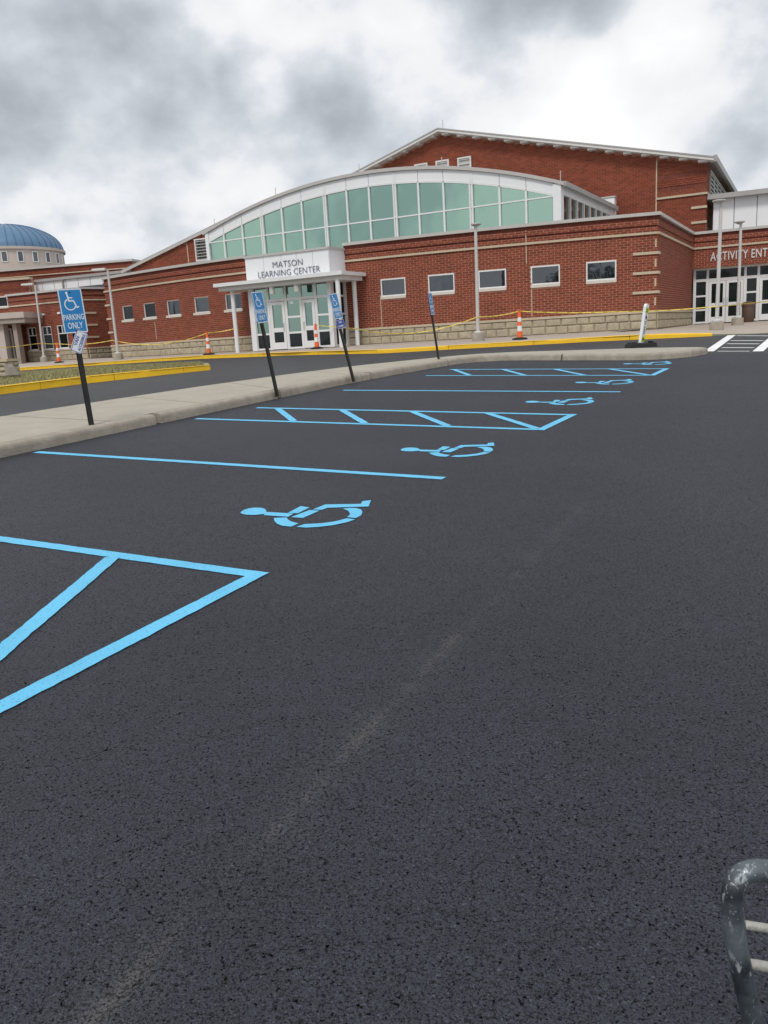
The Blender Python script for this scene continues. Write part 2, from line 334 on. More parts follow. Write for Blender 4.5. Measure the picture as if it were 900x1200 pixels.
M = dict(
    asphalt=asphalt_mat('fresh_asphalt', (0.0275, 0.030, 0.0425), scuff=True),
    lane=asphalt_mat('lane_asphalt', (0.046, 0.047, 0.054), fine=0.8),
    blue=paint_mat('blue_road_paint', (0.115, 0.49, 0.76)), white_paint=paint_mat('white_road_paint', (0.82, 0.82, 0.83)),
    concrete=mat('broom_concrete', (0.365, 0.335, 0.28), 0.9, 0.10, 2.5, 0.25, 60, dirt=0.10),
    kerbconc=mat('kerb_concrete', (0.33, 0.295, 0.245), 0.9, 0.22, 6, 0.6, 40, dirt=0.4),
    walk=mat('sidewalk_concrete', (0.40, 0.345, 0.295), 0.9, 0.10, 1.5, 0.2, 60, dirt=0.10),
    yellow=mat('yellow_kerb_paint', (0.84, 0.51, 0.012), 0.6, 0.08, 3, 0.15, 40, dirt=0.06),
    soil=mat('dry_lawn_soil', (0.27, 0.235, 0.13), 0.95, 0.3, 6, 0.3, 30),
    grass=mat('dry_grass_blades', (0.26, 0.25, 0.11), 0.8, 0.3, 2, island=0.45, col2=(0.46, 0.41, 0.22)),
    terrain=mat('distant_lawn', (0.09, 0.10, 0.04), 0.95, 0.3, 0.2),
    mortar=mat('pinkish_mortar', (0.54, 0.28, 0.20), 0.95, 0.12, 3, 0.2, 40),
    brick=mat('red_brick', (0.20, 0.043, 0.020), 0.85, 0.13, 1.2, 0.2, 50, island=0.22),
    darkbrick=mat('dark_accent_brick', (0.150, 0.036, 0.022), 0.85, 0.15, 2, 0.2, 50, island=0.2),
    gymmortar=mat('gym_mortar', (0.36, 0.16, 0.10), 0.95, 0.1, 3),
    stone=mat('split_face_stone', (0.40, 0.345, 0.25), 0.95, 0.2, 5, 0.6, 14, island=0.10, dirt=0.15),
    stonejoint=mat('stone_joint', (0.27, 0.23, 0.17), 0.95, 0.1),
    limestone=mat('limestone_trim', (0.50, 0.42, 0.31), 0.9, 0.1, 3, 0.2, 30, dirt=0.10),
    sill=mat('cast_stone_sill', (0.60, 0.56, 0.50), 0.8, 0.06, 4, dirt=0.08),
    coping=mat('grey_metal_coping', (0.47, 0.455, 0.44), 0.55, 0.05, 1, dirt=0.08),
    panel=mat('white_metal_panel', (0.76, 0.77, 0.79), 0.45, 0.03, 0.7, island=0.025, dirt=0.03),
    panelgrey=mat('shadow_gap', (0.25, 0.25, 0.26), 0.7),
    mull=mat('white_aluminium', (0.72, 0.73, 0.74), 0.4, 0.03, 2, dirt=0.05),
    green_glass=glass_mat('green_tinted_glass', (0.34, 0.51, 0.42), 0.10, 0.03, 0.45),
    entry_glass=glass_mat('entrance_green_glass', (0.21, 0.30, 0.265), 0.04, 0.015, 0.6),
    dark_glass=glass_mat('dark_glass', (0.11, 0.12, 0.13), 0.04, 0.02, 0.8),
    side_glass=glass_mat('dim_green_glass', (0.16, 0.20, 0.16), 0.12, 0.02, 0.8),
    black_glass=glass_mat('black_glass', (0.025, 0.027, 0.03), 0.05, 0.02, 0.8, mixf=0.6),
    black=mat('black_void', (0.012, 0.012, 0.012), 0.9),
    roof=mat('grey_roof_metal', (0.34, 0.33, 0.325), 0.5, 0.08, 1),
    soffit=mat('pale_soffit', (0.62, 0.61, 0.59), 0.6, 0.08, 2),
    dome=mat('blue_dome_metal', (0.095, 0.185, 0.30), 0.45, 0.10, 0.7, metal=0.1),
    drum=mat('beige_stucco', (0.47, 0.41, 0.37), 0.9, 0.06, 1, dirt=0.08),
    brown=mat('taupe_metal', (0.30, 0.25, 0.22), 0.6, 0.06, 1),
    post=mat('dark_sign_post', (0.028, 0.027, 0.026), 0.5, 0.3, 8, 0.2, 30, metal=0.3),
    sign_blue=mat('blue_sign_face', (0.014, 0.225, 0.54), 0.35, 0.05, 4),
    sign_navy=mat('navy_sign_face', (0.012, 0.045, 0.33), 0.35, 0.05, 4),
    sign_white=mat('white_sign_print', (0.80, 0.83, 0.86), 0.4, 0.03, 6),
    alu=mat('bare_aluminium', (0.5, 0.51, 0.52), 0.45, metal=0.7),
    lamp=mat('pale_lamp_paint', (0.52, 0.52, 0.51), 0.5, 0.05, 3, dirt=0.08),
    lamphead=mat('grey_lamp_head', (0.36, 0.37, 0.36), 0.45, 0.05, 3),
    lens=mat('frosted_lens', (0.55, 0.57, 0.55), 0.3),
    orange=mat('orange_plastic', (0.80, 0.13, 0.025), 0.5, 0.08, 8), 
    reflective=mat('white_reflective_band', (0.74, 0.74, 0.74), 0.35, 0.1, 15),
    rubber=mat('black_rubber', (0.015, 0.015, 0.016), 0.8, 0.3, 10, 0.3, 60),
    tape=mat('yellow_caution_tape', (0.78, 0.62, 0.12), 0.4, 0.12, 3), tape_ink=mat('black_tape_print', (0.04, 0.035, 0.02), 0.5),
    lime=mat('fluorescent_lime', (0.42, 0.62, 0.02), 0.45, 0.05, 10), ink=mat('black_print', (0.02, 0.02, 0.022), 0.5),
    red=mat('dark_red_print', (0.35, 0.03, 0.02), 0.5), greenink=mat('green_print', (0.12, 0.45, 0.22), 0.5), blueink=mat('slate_print', (0.16, 0.20, 0.27), 0.5),
    letter=mat('slate_letter', (0.13, 0.15, 0.20), 0.5), steel_letter=mat('pale_steel_letter', (0.62, 0.60, 0.60), 0.4, metal=0.2),
    bin=mat('brown_bin_plastic', (0.095, 0.055, 0.040), 0.6, 0.1, 5), 
    louver=mat('grey_louver', (0.42, 0.42, 0.41), 0.5, 0.05, 2),
    rock=mat('grey_boulder', (0.27, 0.245, 0.215), 0.95, 0.3, 4, 0.8, 12),
)

def tube_paint():
    """dark blue-grey enamel, chipped to pale metal along scratches"""
    m = mat('scuffed_slate_enamel', (0.030, 0.037, 0.045), 0.32, 0.3, 12, 0.15, 60, metal=0.25); nt = m.node_tree; b = nt.nodes['Principled BSDF']
    src = b.inputs['Base Color'].links[0].from_socket; geo = N(nt, 'ShaderNodeNewGeometry')
    mp = N(nt, 'ShaderNodeMapping'); mp.inputs['Scale'].default_value = (1.0, 1.0, 0.45); mp.inputs['Rotation'].default_value = (0.5, 0.9, 0.2); L(nt, geo.outputs['Position'], mp.inputs[0])
    n1 = N(nt, 'ShaderNodeTexNoise', i_Scale=42.0, i_Detail=8.0, i_Roughness=0.72, i_Distortion=1.2); L(nt, mp.outputs[0], n1.inputs['Vector'])
    n2 = N(nt, 'ShaderNodeTexVoronoi', i_Scale=120.0); L(nt, geo.outputs['Position'], n2.inputs['Vector'])
    a = ramp(nt, n1.outputs[0], [(0.545, g(0)), (0.60, g(0.9))]); c = ramp(nt, n2.outputs['Distance'], [(0.16, g(0.8)), (0.24, g(0))])
    n3 = N(nt, 'ShaderNodeTexNoise', i_Scale=14.0, i_Detail=2.0); L(nt, geo.outputs['Position'], n3.inputs['Vector'])
    gate = ramp(nt, n3.outputs[0], [(0.46, g(0)), (0.6, g(1))])
    gm = N(nt, 'ShaderNodeMath', operation='MULTIPLY'); L(nt, c, gm.inputs[0]); L(nt, gate, gm.inputs[1])
    mx = N(nt, 'ShaderNodeMath', operation='MAXIMUM'); L(nt, a, mx.inputs[0]); L(nt, gm.outputs[0], mx.inputs[1])
    mm = N(nt, 'ShaderNodeMix', data_type='RGBA'); L(nt, mx.outputs[0], mm.inputs[0]); L(nt, src, mm.inputs[6]); mm.inputs[7].default_value = (0.42, 0.45, 0.47, 1)
    # blue-grey worn haze
    haze = N(nt, 'ShaderNodeTexNoise', i_Scale=9.0, i_Detail=6.0); L(nt, geo.outputs['Position'], haze.inputs['Vector'])
    hz = ramp(nt, haze.outputs[0], [(0.44, g(0)), (0.64, g(0.6))])
    m4 = N(nt, 'ShaderNodeMix', data_type='RGBA'); L(nt, hz, m4.inputs[0]); L(nt, mm.outputs[2], m4.inputs[6]); m4.inputs[7].default_value = (0.20, 0.24, 0.27, 1)
    L(nt, m4.outputs[2], b.inputs['Base Color']); return m
M['tube'] = tube_paint()
M['bar'] = mat('weathered_pale_bar', (0.45, 0.45, 0.41), 0.5, 0.25, 20, 0.3, 80, metal=0.35, dirt=0.3)

Z_BASE, Z_STONE, Z_BAND, Z_COPE = 1.30, 2.05, 5.16, 5.98        # heights shared by the low brick wings

# ================================================================== GROUND
def loft(name, rows, m, sub=1, parent=None):
    """sheet through rows of points (all rows the same length)"""
    b = MB(); n = len(rows[0])
    for r in rows: b.v += [tuple(p) for p in r]
    for i in range(len(rows)-1):
        for j in range(n-1): b.f.append((i*n+j, i*n+j+1, (i+1)*n+j+1, (i+1)*n+j)); b.m.append(0)
    o = b.build(name, m, parent)
    return o
def resample(pts, n):
    pts = [Vector(p) for p in pts]; d = [0]
    for i in range(len(pts)-1): d.append(d[-1]+(pts[i+1]-pts[i]).length)
    out = []; k = 0
    for i in range(n):
        t = d[-1]*i/(n-1)
        while k < len(pts)-2 and d[k+1] < t: k += 1
        w = (t-d[k])/max(1e-9, d[k+1]-d[k]); out.append(pts[k].lerp(pts[k+1], min(1, w)))
    return out
# front edge of the drive lane = where the lot ends (hidden under the island, then open at the crosswalk)
lane_front = [lot(10.0, -40), lot(9.9, -8), lot(9.8, 2), lot(9.8, 8), lot(9.6, 12), lot(9.2, 15.5), lot(8.4, 18.6), lot(6.5, 20.4), lot(4.6, 20.6), lot(2.6, 21.2), lot(-2, 21.4), lot(-8, 21.6), lot(-50, 22.5)]
lot_near = [lot(10.0, -60)] + [lot(9.9-k*5.0, -60) for k in range(1, 12)] + [lot(-50, -60)]
structure(loft('terrain', [[(-900, -900, -2.9), (900, -900, -2.9)], [(-900, 900, -1.2), (900, 900, -1.2)]], M['terrain']))['label'] = 'dry lawn stretching off round the site'
lot_o = structure(loft('parking_lot', [lot_near, lane_front], M['asphalt'])); lot_o['label'] = 'fresh black asphalt parking lot with light blue markings'
# yellow building kerb: top edge in the photo with its distance
YK = [(-40, 437, 47), (17, 431.5, 45.5), (110, 425.3, 43.2), (170, 421.2, 41.4), (230, 417.3, 39.6), (285, 415.2, 37.8), (340, 412.7, 36.2), (395, 411.3, 34.4), (450, 410, 32.6), (480, 408, 31.8), (560, 403.3, 30.5), (650, 398.3, 29.2), (733, 393.3, 28.3), (790, 391.2, 27.6), (835, 390.9, 27.2)]
yk_top = [at_y(*q) for q in YK]
def drop(p, d): return Vector((p.x, p.y, p.z-d))
yk_bot = [drop(p, 0.135) for p in yk_top]
apron = [Vector((11.6, 26.9, 1.005)), Vector((14.0, 26.2, 1.0)), Vector((30, 21.0, 0.7)), Vector((80, 6, 0.0))]
lane_back = [Vector((-70, 60, 0.8))] + yk_bot + apron
mid = [at_y(-900, 500, 13), at_y(0, 462.4, 20.0), at_y(101, 449.4, 21.4), at_y(248, 434.0, 24.6)]
nf_, nb_ = resample(lane_front, 60), resample(lane_back, 60)
rows = []
for k in range(7):
    t = k/6.0; rows.append([a.lerp(b, t) for a, b in zip(nf_, nb_)])
lane_o = structure(loft('drive_lane', rows, M['lane'])); lane_o['label'] = 'grey asphalt drive lane between the island and the building kerb'
def lane_z(x, y):
    best = None
    for i in range(len(rows)-1):
        for j in range(59):
            p = (rows[i][j]+rows[i+1][j+1])/2; d = (p.x-x)**2+(p.y-y)**2
            if best is None or d < best[0]: best = (d, p.z)
    return best[1]

# ---------------- painted markings
rp_ = random.Random(17)
def stripe_ab(a0, b0, a1, b1, w=0.10):
    p, q = Vector((a0, b0)), Vector((a1, b1)); d = (q-p).normalized(); n = Vector((-d.y, d.x))*w/2; k = max(2, int((q-p).length/0.05))
    jit = lambda: 1+rp_.gauss(0, 0.035)
    return [p.lerp(q, i/k)-n*jit() for i in range(k+1)]+[p.lerp(q, i/k)+n*jit() for i in range(k, -1, -1)]
def paint_poly(name, polys, m, parent, off=0.004, surf=None, label=None):
    b = MB()
    for poly in polys:
        pts = [lot(p[0], p[1], off) for p in poly]
        n = Vector((0, 0, 0))
        for i_ in range(len(pts)): n += (pts[i_]-pts[0]).cross(pts[(i_+1) % len(pts)]-pts[0])
        b.face(pts if n.z > 0 else pts[::-1])
    o = b.build(name, m, parent)
    if label: o['label'] = label
    return o
K = 8.5
W_ = 0.105
for (a0, b0, a1, b1) in [(K, 3.82, 3.03, 3.82), (8.44, 6.70, 2.98, 6.68), (8.33, 9.53, 2.99, 9.53), (8.12, 10.79, 2.95, 10.80),
                         (7.95, 13.28, 2.84, 13.42), (7.5, 16.02, 2.84, 16.08), (7.55, 17.42, 2.80, 17.42),
                         (K, 1.72, 3.03, 1.72)]:
    paint_poly('painted_stripe', [stripe_ab(a0, b0, a1, b1, W_)], M['blue'], lot_o)
for (a0, b0, a1, b1) in [(2.98, 1.6675, 2.98, 3.8725), (2.95, 9.4775, 2.91, 10.8525), (2.82, 16.0275, 2.78, 17.4725)]:
    paint_poly('painted_stripe', [stripe_ab(a0, b0, a1, b1, W_)], M['blue'], lot_o, 0.0055)
for (a0, b0, a1, b1) in [(4.15, 3.77, 3.20, 1.78), (5.6, 3.77, 4.65, 1.78), (7.1, 3.77, 6.15, 1.78),
                         (7.66, 10.73, 6.58, 9.58), (6.46, 10.73, 5.42, 9.58), (5.26, 10.73, 4.20, 9.58), (4.09, 10.74, 3.02, 9.58),
                         (7.42, 17.36, 6.52, 16.08), (6.24, 17.36, 5.32, 16.08), (5.06, 17.36, 4.10, 16.08), (3.90, 17.36, 2.88, 16.10)]:
    paint_poly('painted_stripe', [stripe_ab(a0, b0, a1, b1, W_)], M['blue'], lot_o, 0.0065)
# the wheelchair symbol, surveyed once, then repeated in every bay
SYM = [[(63, 158), (72, 150), (90, 140), (115, 133), (145, 129), (185, 130), (207, 136), (216, 147), (213, 158), (205, 166), (150, 172), (100, 171), (72, 165)],
       [(216, 154), (375, 164), (345, 183), (200, 173)], [(342, 160), (418, 120), (470, 128), (402, 162)], [(362, 185), (470, 143), (528, 147), (430, 190)],
       [(488, 140), (562, 110), (770, 107), (780, 91), (830, 85), (816, 122), (575, 130), (542, 142)],
       [(665, 135), (705, 131), (745, 132), (772, 140), (781, 155), (772, 175), (742, 190), (688, 185), (704, 175), (707, 162), (696, 147)],
       [(392, 242), (442, 226), (540, 221), (620, 210), (690, 192), (738, 198), (690, 215), (610, 232), (520, 243), (450, 247)],
       [(260, 190), (336, 187), (342, 198), (360, 210), (405, 222), (362, 241), (310, 236), (280, 224), (264, 208)]]
h0 = ab(283, 601.5)
SYMAB = [[(lambda q: (q[0]-h0[0], q[1]-h0[1]))(ab(270+x/5.0, 570+y/5.0)) for x, y in poly] for poly in SYM]
for (a, b_) in [(4.05, 5.05), (4.02, 7.87), (3.95, 11.98), (3.92, 14.72), (3.88, 18.55)]:
    paint_poly('wheelchair_symbol', [[(x+a, y+b_) for x, y in poly] for poly in SYMAB], M['blue'], lot_o)
# crosswalk on the lane (white)
def lane_quad(b, p, q, w, off=0.02):
    p, q = Vector(p), Vector(q); d = (q-p).normalized(); n = Vector((-d.y, d.x))*w/2; kk = 8
    for i in range(kk):
        a, c = p.lerp(q, i/kk), p.lerp(q, (i+1)/kk); pts = [a+n, a-n, c-n, c+n]
        pp = [Vector((s.x, s.y, 0)) for s in pts]
        b.face([Vector((s.x, s.y, lane_ray(s)+off)) for s in pp][::-1])
lane_tris = []
for i in range(len(rows)-1):
    for j in range(59):
        A, B, C_, D = rows[i][j], rows[i][j+1], rows[i+1][j+1], rows[i+1][j]; lane_tris += [(A, B, C_), (A, C_, D)]
def lane_ray(s):
    for A, B, C_ in lane_tris:
        d = (B.y-C_.y)*(A.x-C_.x)+(C_.x-B.x)*(A.y-C_.y)
        if abs(d) < 1e-9: continue
        l1 = ((B.y-C_.y)*(s.x-C_.x)+(C_.x-B.x)*(s.y-C_.y))/d; l2 = ((C_.y-A.y)*(s.x-C_.x)+(A.x-C_.x)*(s.y-C_.y))/d; l3 = 1-l1-l2
        if min(l1, l2, l3) > -1e-4: return A.z*l1+B.z*l2+C_.z*l3
    return lotz(s.x, s.y)
def lane_hit(px, py):
    d = ray(px, py)
    lo, hi = 5.0, 60.0
    f = lambda Y: (EYE+d*(Y/d.y)).z - lane_ray(EYE+d*(Y/d.y))
    y = lo; prev = f(lo)
    while y < hi:
        y2 = y+0.25; c = f(y2)
        if c <= 0:
            t = prev/(prev-c) if prev != c else 0; Y = y+0.25*t; return EYE+d*(Y/d.y)
        y, prev = y2, c
    return EYE+d*(hi/d.y)
xw = []
xl = (lane_hit(830.5, 412.5), lane_hit(857.5, 393.4)); xr = (lane_hit(888, 412.5), lane_hit(909.5, 393.6))
P2 = lambda v: (v.x, v.y)
for (p, q) in (xl, xr):
    b = MB(); lane_quad(b, P2(p), P2(q), 0.24, 0.016); b.build('painted_bar', M['white_paint'], lane_o)
for t in (0.02, 0.20, 0.42, 0.62, 0.97):
    p = xl[0].lerp(xl[1], t); q = xr[0].lerp(xr[1], t); e = (q-p).normalized()*0.2
    b = MB(); lane_quad(b, P2(p+e), P2(q-e), 0.16 if t > 0.1 else 0.11, 0.010); b.build('painted_bar', M['white_paint'], lane_o)

# ---------------- concrete island between the bays and the lane
front_ab = [(8.56, -30), (8.56, -9), (8.55, -4), (8.55, 0), (8.55, 3), (8.55, 6), (8.56, 9), (8.55, 11.4), (8.5, 14), (8.34, 16.2), (8.14, 17.8), (7.98, 18.8), (7.72, 19.45), (7.2, 19.78), (6.6, 19.82), (5.6, 19.72), (4.6, 19.62), (3.95, 19.56), (3.45, 19.66), (3.02, 19.95), (2.68, 20.45), (2.50, 21.0), (2.46, 21.35)]
back_ab = [(10.9, -30), (11.0, -9), (11.1, -4), (11.2, 0), (11.3, 3), (11.3, 6), (11.1, 9.2), (10.75, 12.4), (10.3, 14.9), (9.75, 16.9), (9.15, 18.2), (8.75, 19.0), (8.35, 19.75), (7.9, 20.3), (7.2, 20.75), (6.3, 20.95), (5.2, 21.2), (4.5, 21.42), (3.9, 21.52), (3.5, 21.56), (3.1, 21.58), (2.75, 21.55), (2.56, 21.47)]
CURB = 0.145
def inner(ab_pts, d):
    out = []
    for i, p in enumerate(ab_pts):
        a = Vector(ab_pts[max(0, i-1)]); c = Vector(ab_pts[min(len(ab_pts)-1, i+1)]); t = (c-a).normalized(); n = Vector((t.y, -t.x))
        if i == 0 or n.dot(Vector(back_ab[i])-Vector(p)) >= 0: pass
        else: n = -n
        out.append(Vector(p)+n*d)
    return out
inn = inner(front_ab, 0.19)
isl = structure(MB().build('island_base', M['kerbconc']))
b = MB()
for i in range(len(front_ab)-1):
    f0, f1, k0, k1 = inn[i], inn[i+1], Vector(back_ab[i]), Vector(back_ab[i+1])
    f0 = f0.lerp(k0, 0.01); f1 = f1.lerp(k1, 0.01)
    b.hexa([lot(f0.x, f0.y, -0.1), lot(f1.x, f1.y, -0.1), lot(k1.x, k1.y, -0.1), lot(k0.x, k0.y, -0.1), lot(f0.x, f0.y, CURB-0.022), lot(f1.x, f1.y, CURB-0.022), lot(k1.x, k1.y, CURB-0.022), lot(k0.x, k0.y, CURB-0.022)])
bpy.data.objects.remove(isl); isl = structure(b.build('island_walk', M['kerbconc'])); isl['label'] = 'pale concrete island walk with grey kerb curving round the bays'
def dens(pts, step=0.35):
    P = [Vector(p) for p in pts]; out = []
    for i in range(len(P)-1):
        n = max(1, int((P[i+1]-P[i]).length/step))
        for k in range(n): out.append((i+k/n))
    out.append(len(P)-1.0); return out
def at_(pts, t):
    i = min(int(t), len(pts)-2); return Vector(pts[i]).lerp(Vector(pts[i+1]), t-i)
prof = [(0.0, -0.05), (0.012, 0.08), (0.022, 0.115), (0.042, 0.138), (0.07, CURB), (0.185, CURB), (0.185, 0.02)]
ts = dens(front_ab, 0.3)
seglen = 3.05; acc = 0.0; cur = []
segs_ = []
for i, t in enumerate(ts):
    if i: acc += (at_(front_ab, t)-at_(front_ab, ts[i-1])).length
    cur.append(t)
    if acc >= seglen: segs_.append(cur); cur = [t]; acc = 0.0
if len(cur) > 1: segs_.append(cur)
for sgm in segs_:
    b = MB(); n = len(prof); ss = list(sgm); ss[0] += 0.02; ss[-1] -= 0.02 if len(ss) > 2 else 0
    for t in ss:
        f = at_(front_ab, t); q = at_(inn, t); d = (q-f).normalized()
        for (w, h) in prof: p = f+d*w; b.v.append(tuple(lot(p.x, p.y, h)))
    for i in range(len(ss)-1):
        for j in range(n-1): b.f.append((i*n+j, (i+1)*n+j, (i+1)*n+j+1, i*n+j+1)); b.m.append(0)
    b.f.append(tuple(range(n))); b.m.append(0); e = (len(ss)-1)*n; b.f.append(tuple(reversed(range(e, e+n)))); b.m.append(0)
    b.build('kerb_segment', M['kerbconc'], isl, smooth=True, weld=True)
# walk panels with tooled joints
acc = 0.0; start = 0.0; last = None; cuts = [0.0]
for t in dens(back_ab, 0.1):
    p = at_(back_ab, t)
    if last is not None: acc += (p-last).length
    last = p
    if acc > 2.4: cuts.append(t); acc = 0.0
cuts.append(len(back_ab)-1.0)
for c0, c1 in zip(cuts[:-1], cuts[1:]):
    b = MB(); k = 8; c0_, c1_ = c0+0.006, c1-0.006
    prev = None
    for i in range(k+1):
        t = c0_+(c1_-c0_)*i/k; f = at_(inn, t); bk = at_(back_ab, t); dd = (bk-f).normalized(); f = f+dd*0.008
        row = (f, bk)
        if prev:
            (f0, k0), (f1, k1) = prev, row
            b.hexa([lot(f0.x, f0.y, CURB-0.03), lot(f1.x, f1.y, CURB-0.03), lot(k1.x, k1.y, CURB-0.03), lot(k0.x, k0.y, CURB-0.03),
                    lot(f0.x, f0.y, CURB), lot(f1.x, f1.y, CURB), lot(k1.x, k1.y, CURB), lot(k0.x, k0.y, CURB)], 0, {'bot'})
        prev = row
    b.build('walk_panel', M['concrete'], isl)

# ---------------- building sidewalk and its yellow kerb
arc = Arc()
L1a, L1c, L2e = at_z(10, 359.5, Z_BAND), at_z(95, 351.3, Z_BAND), at_z(132, 351.1, Z_BAND)
IN, ACT = at_z(811.5, 291.7, Z_BAND), at_z(900, 283.75, Z_BAND)
actW = Wall(IN.xy, ACT.xy); retW = Wall(arc.P(arc.len, 0, 0).xy, IN.xy)
lw1 = Wall(L1a.xy, L1c.xy); lw2 = Wall(L1c.xy, L2e.xy)
back_pts = [lw1.P(-30, -0.3, Z_BASE), lw1.P(0, -0.3, Z_BASE), lw1.P(lw1.len, -0.3, Z_BASE), arc.P(-2, -1, Z_BASE)] + [arc.P(arc.len*t/10, -0.3, Z_BASE) for t in range(11)] + [retW.P(retW.len*0.5, -0.3, Z_BASE), actW.P(-0.5, -2, Z_BASE), actW.P(4, -2, Z_BASE), actW.P(20, -2, Z_BASE), actW.P(40, -2, Z_BASE)]
front_pts = [Vector((-70, 60, 0.94))] + [p.copy() for p in yk_top] + [Vector((11.6, 26.95, 1.02)), Vector((14.0, 26.25, 1.015)), Vector((30, 21.05, 0.9)), Vector((55, 13.5, 0.9))]
sw = []
nfr, nbk = resample(front_pts, 40), resample(back_pts, 40)
for k in range(5): sw.append([a.lerp(c, k/4) for a, c in zip(nfr, nbk)])
walk_o = structure(loft('building_sidewalk', sw, M['walk'])); walk_o['label'] = 'tan concrete sidewalk along the brick front'
sw_tris = []
for i in range(4):
    for j in range(39):
        A, B, C_, D = sw[i][j], sw[i][j+1], sw[i+1][j+1], sw[i+1][j]; sw_tris += [(A, B, C_), (A, C_, D)]
def walk_z(x, y):
    for A, B, C_ in sw_tris:
        d = (B.y-C_.y)*(A.x-C_.x)+(C_.x-B.x)*(A.y-C_.y)
        if abs(d) < 1e-9: continue
        l1 = ((B.y-C_.y)*(x-C_.x)+(C_.x-B.x)*(y-C_.y))/d; l2 = ((C_.y-A.y)*(x-C_.x)+(A.x-C_.x)*(y-C_.y))/d; l3 = 1-l1-l2
        if min(l1, l2, l3) > -1e-4: return A.z*l1+B.z*l2+C_.z*l3
    return 1.2
def walk_hit(px, py, lo=24.0, hi=62.0):
    d = ray(px, py); y = lo
    while y < hi:
        q = EYE+d*(y/d.y)
        if q.z <= walk_z(q.x, q.y): return q
        y += 0.05
    return EYE+d*(hi/d.y)
yk = resample([Vector((-60, 57.5, 1.0))] + yk_top, 120)
def kerb_run(pts, width, height, m, parent, name, seg_pts, side):
    n = len(pts)
    for s in range(0, n-1, seg_pts):
        ids = list(range(s, min(n, s+seg_pts+1)))
        if len(ids) < 2: continue
        b = MB(); pr = [(0.0, -height-0.15), (0.015, -0.03), (0.035, 0.0), (width, 0.004), (width, -0.1)]
        for q, i in enumerate(ids):
            a = pts[max(0, i-1)]; c = pts[min(n-1, i+1)]; t = (c-a); t.z = 0; t.normalize(); nn = Vector((-t.y, t.x, 0))*side
            p = pts[i].copy()
            if q == 0: p = p+(pts[ids[1]]-p).normalized()*0.008
            if q == len(ids)-1: p = p-(p-pts[ids[-2]]).normalized()*0.008
            for (w, h) in pr: b.v.append(tuple(p+nn*w+Vector((0, 0, h+0.012))))
        k = len(pr)
        for i in range(len(ids)-1):
            for j in range(k-1): b.f.append((i*k+j, (i+1)*k+j, (i+1)*k+j+1, i*k+j+1)); b.m.append(0)
        b.f.append(tuple(range(k))); b.m.append(0); e = (len(ids)-1)*k; b.f.append(tuple(reversed(range(e, e+k)))); b.m.append(0)
        b.build(name, m, parent, weld=True)
ykr = structure(MB().build('yellow_kerb', M['yellow'])); ykr['label'] = 'yellow painted kerb along the building sidewalk'
kerb_run(yk, 0.16, 0.14, M['yellow'], ykr, 'kerb_segment', 5, 1)

def up_(p, h): return Vector((p.x, p.y, p.z+h))
# ---------------- lawn peninsula with its own yellow kerb
pf = [at_y(-330, 505, 15.5), at_y(-150, 472.8, 17.6), at_y(0, 453.7, 19.8), at_y(60, 447.0, 20.6), at_y(101, 441.6, 21.3), at_y(175, 434.2, 22.9), at_y(225, 429.2, 24.0), at_y(246, 427.1, 24.6)]
lb_ = [(-330, 515), (-150, 482.5), (0, 462.4), (60, 454.6), (101, 449.4), (175, 441.4), (225, 435.9), (247, 433.6)]
pf = [up_(lane_hit(*q), h_) for q, h_ in zip(lb_, (0.21, 0.21, 0.21, 0.205, 0.20, 0.185, 0.165, 0.155))]
def lane_hit_up(px, py, h):
    d = ray(px, py); y = 8.0
    while y < 60:
        q = EYE+d*(y/d.y)
        if q.z <= lane_ray(q)+h: return q
        y += 0.05
    return EYE+d*(60/d.y)
pbk = [lane_hit_up(x, y, 0.16) for x, y in ((-330, 466), (-150, 449), (0, 438.3), (60, 434.0), (110, 430.6), (170, 428.2), (215, 426.6), (241, 426.0))]
pen = structure(loft('lawn_island', [resample(pf, 30), resample([a.lerp(c, 0.5)+Vector((0, 0, 0.05)) for a, c in zip(pf, pbk)], 30), resample(pbk, 30)], M['soil'])); pen['label'] = 'thin dry lawn on a raised island in the drive lane'
pk = structure(MB().build('lawn_kerb', M['yellow'])); pk['label'] = 'thick yellow kerb along the front of the lawn island'
kerb_run(resample(pf, 46), 0.19, 0.25, M['yellow'], pk, 'kerb_segment', 7, 1)
pb_ = structure(MB().build('lawn_back_kerb', M['concrete'])); pb_['label'] = 'bare concrete kerb behind the lawn island'
kerb_run(list(resample([pf[-1]+Vector((0.02, 0.05, 0))] + pbk[::-1], 40)), 0.45, 0.2, M['concrete'], pb_, 'kerb_segment', 8, 1)
b = MB(); rnd = random.Random(3)
A_, B_ = resample(pf, 60), resample(pbk, 60)
for i in range(42000):
    t = rnd.random()*0.985; s = 0.02+0.93*rnd.random(); k = t*59; j = int(k); w = k-j
    a = A_[j].lerp(A_[j+1], w); c = B_[j].lerp(B_[j+1], w); p = a.lerp(c, s); p.z += 0.2*s*(1-s)
    if p.x < -24: continue
    h = rnd.uniform(0.03, 0.085); an = rnd.random()*6.283; wd = Vector((math.cos(an), math.sin(an), 0))*rnd.uniform(0.008, 0.018)
    tip = p+Vector((rnd.gauss(0, 0.02), rnd.gauss(0, 0.02), h)); p.z -= 0.01
    b.face([p-wd, p+wd, tip])
stuff(tag(b.build('lawn_grass', M['grass']), 'short dry olive grass on the island behind the yellow kerb', 'grass'))

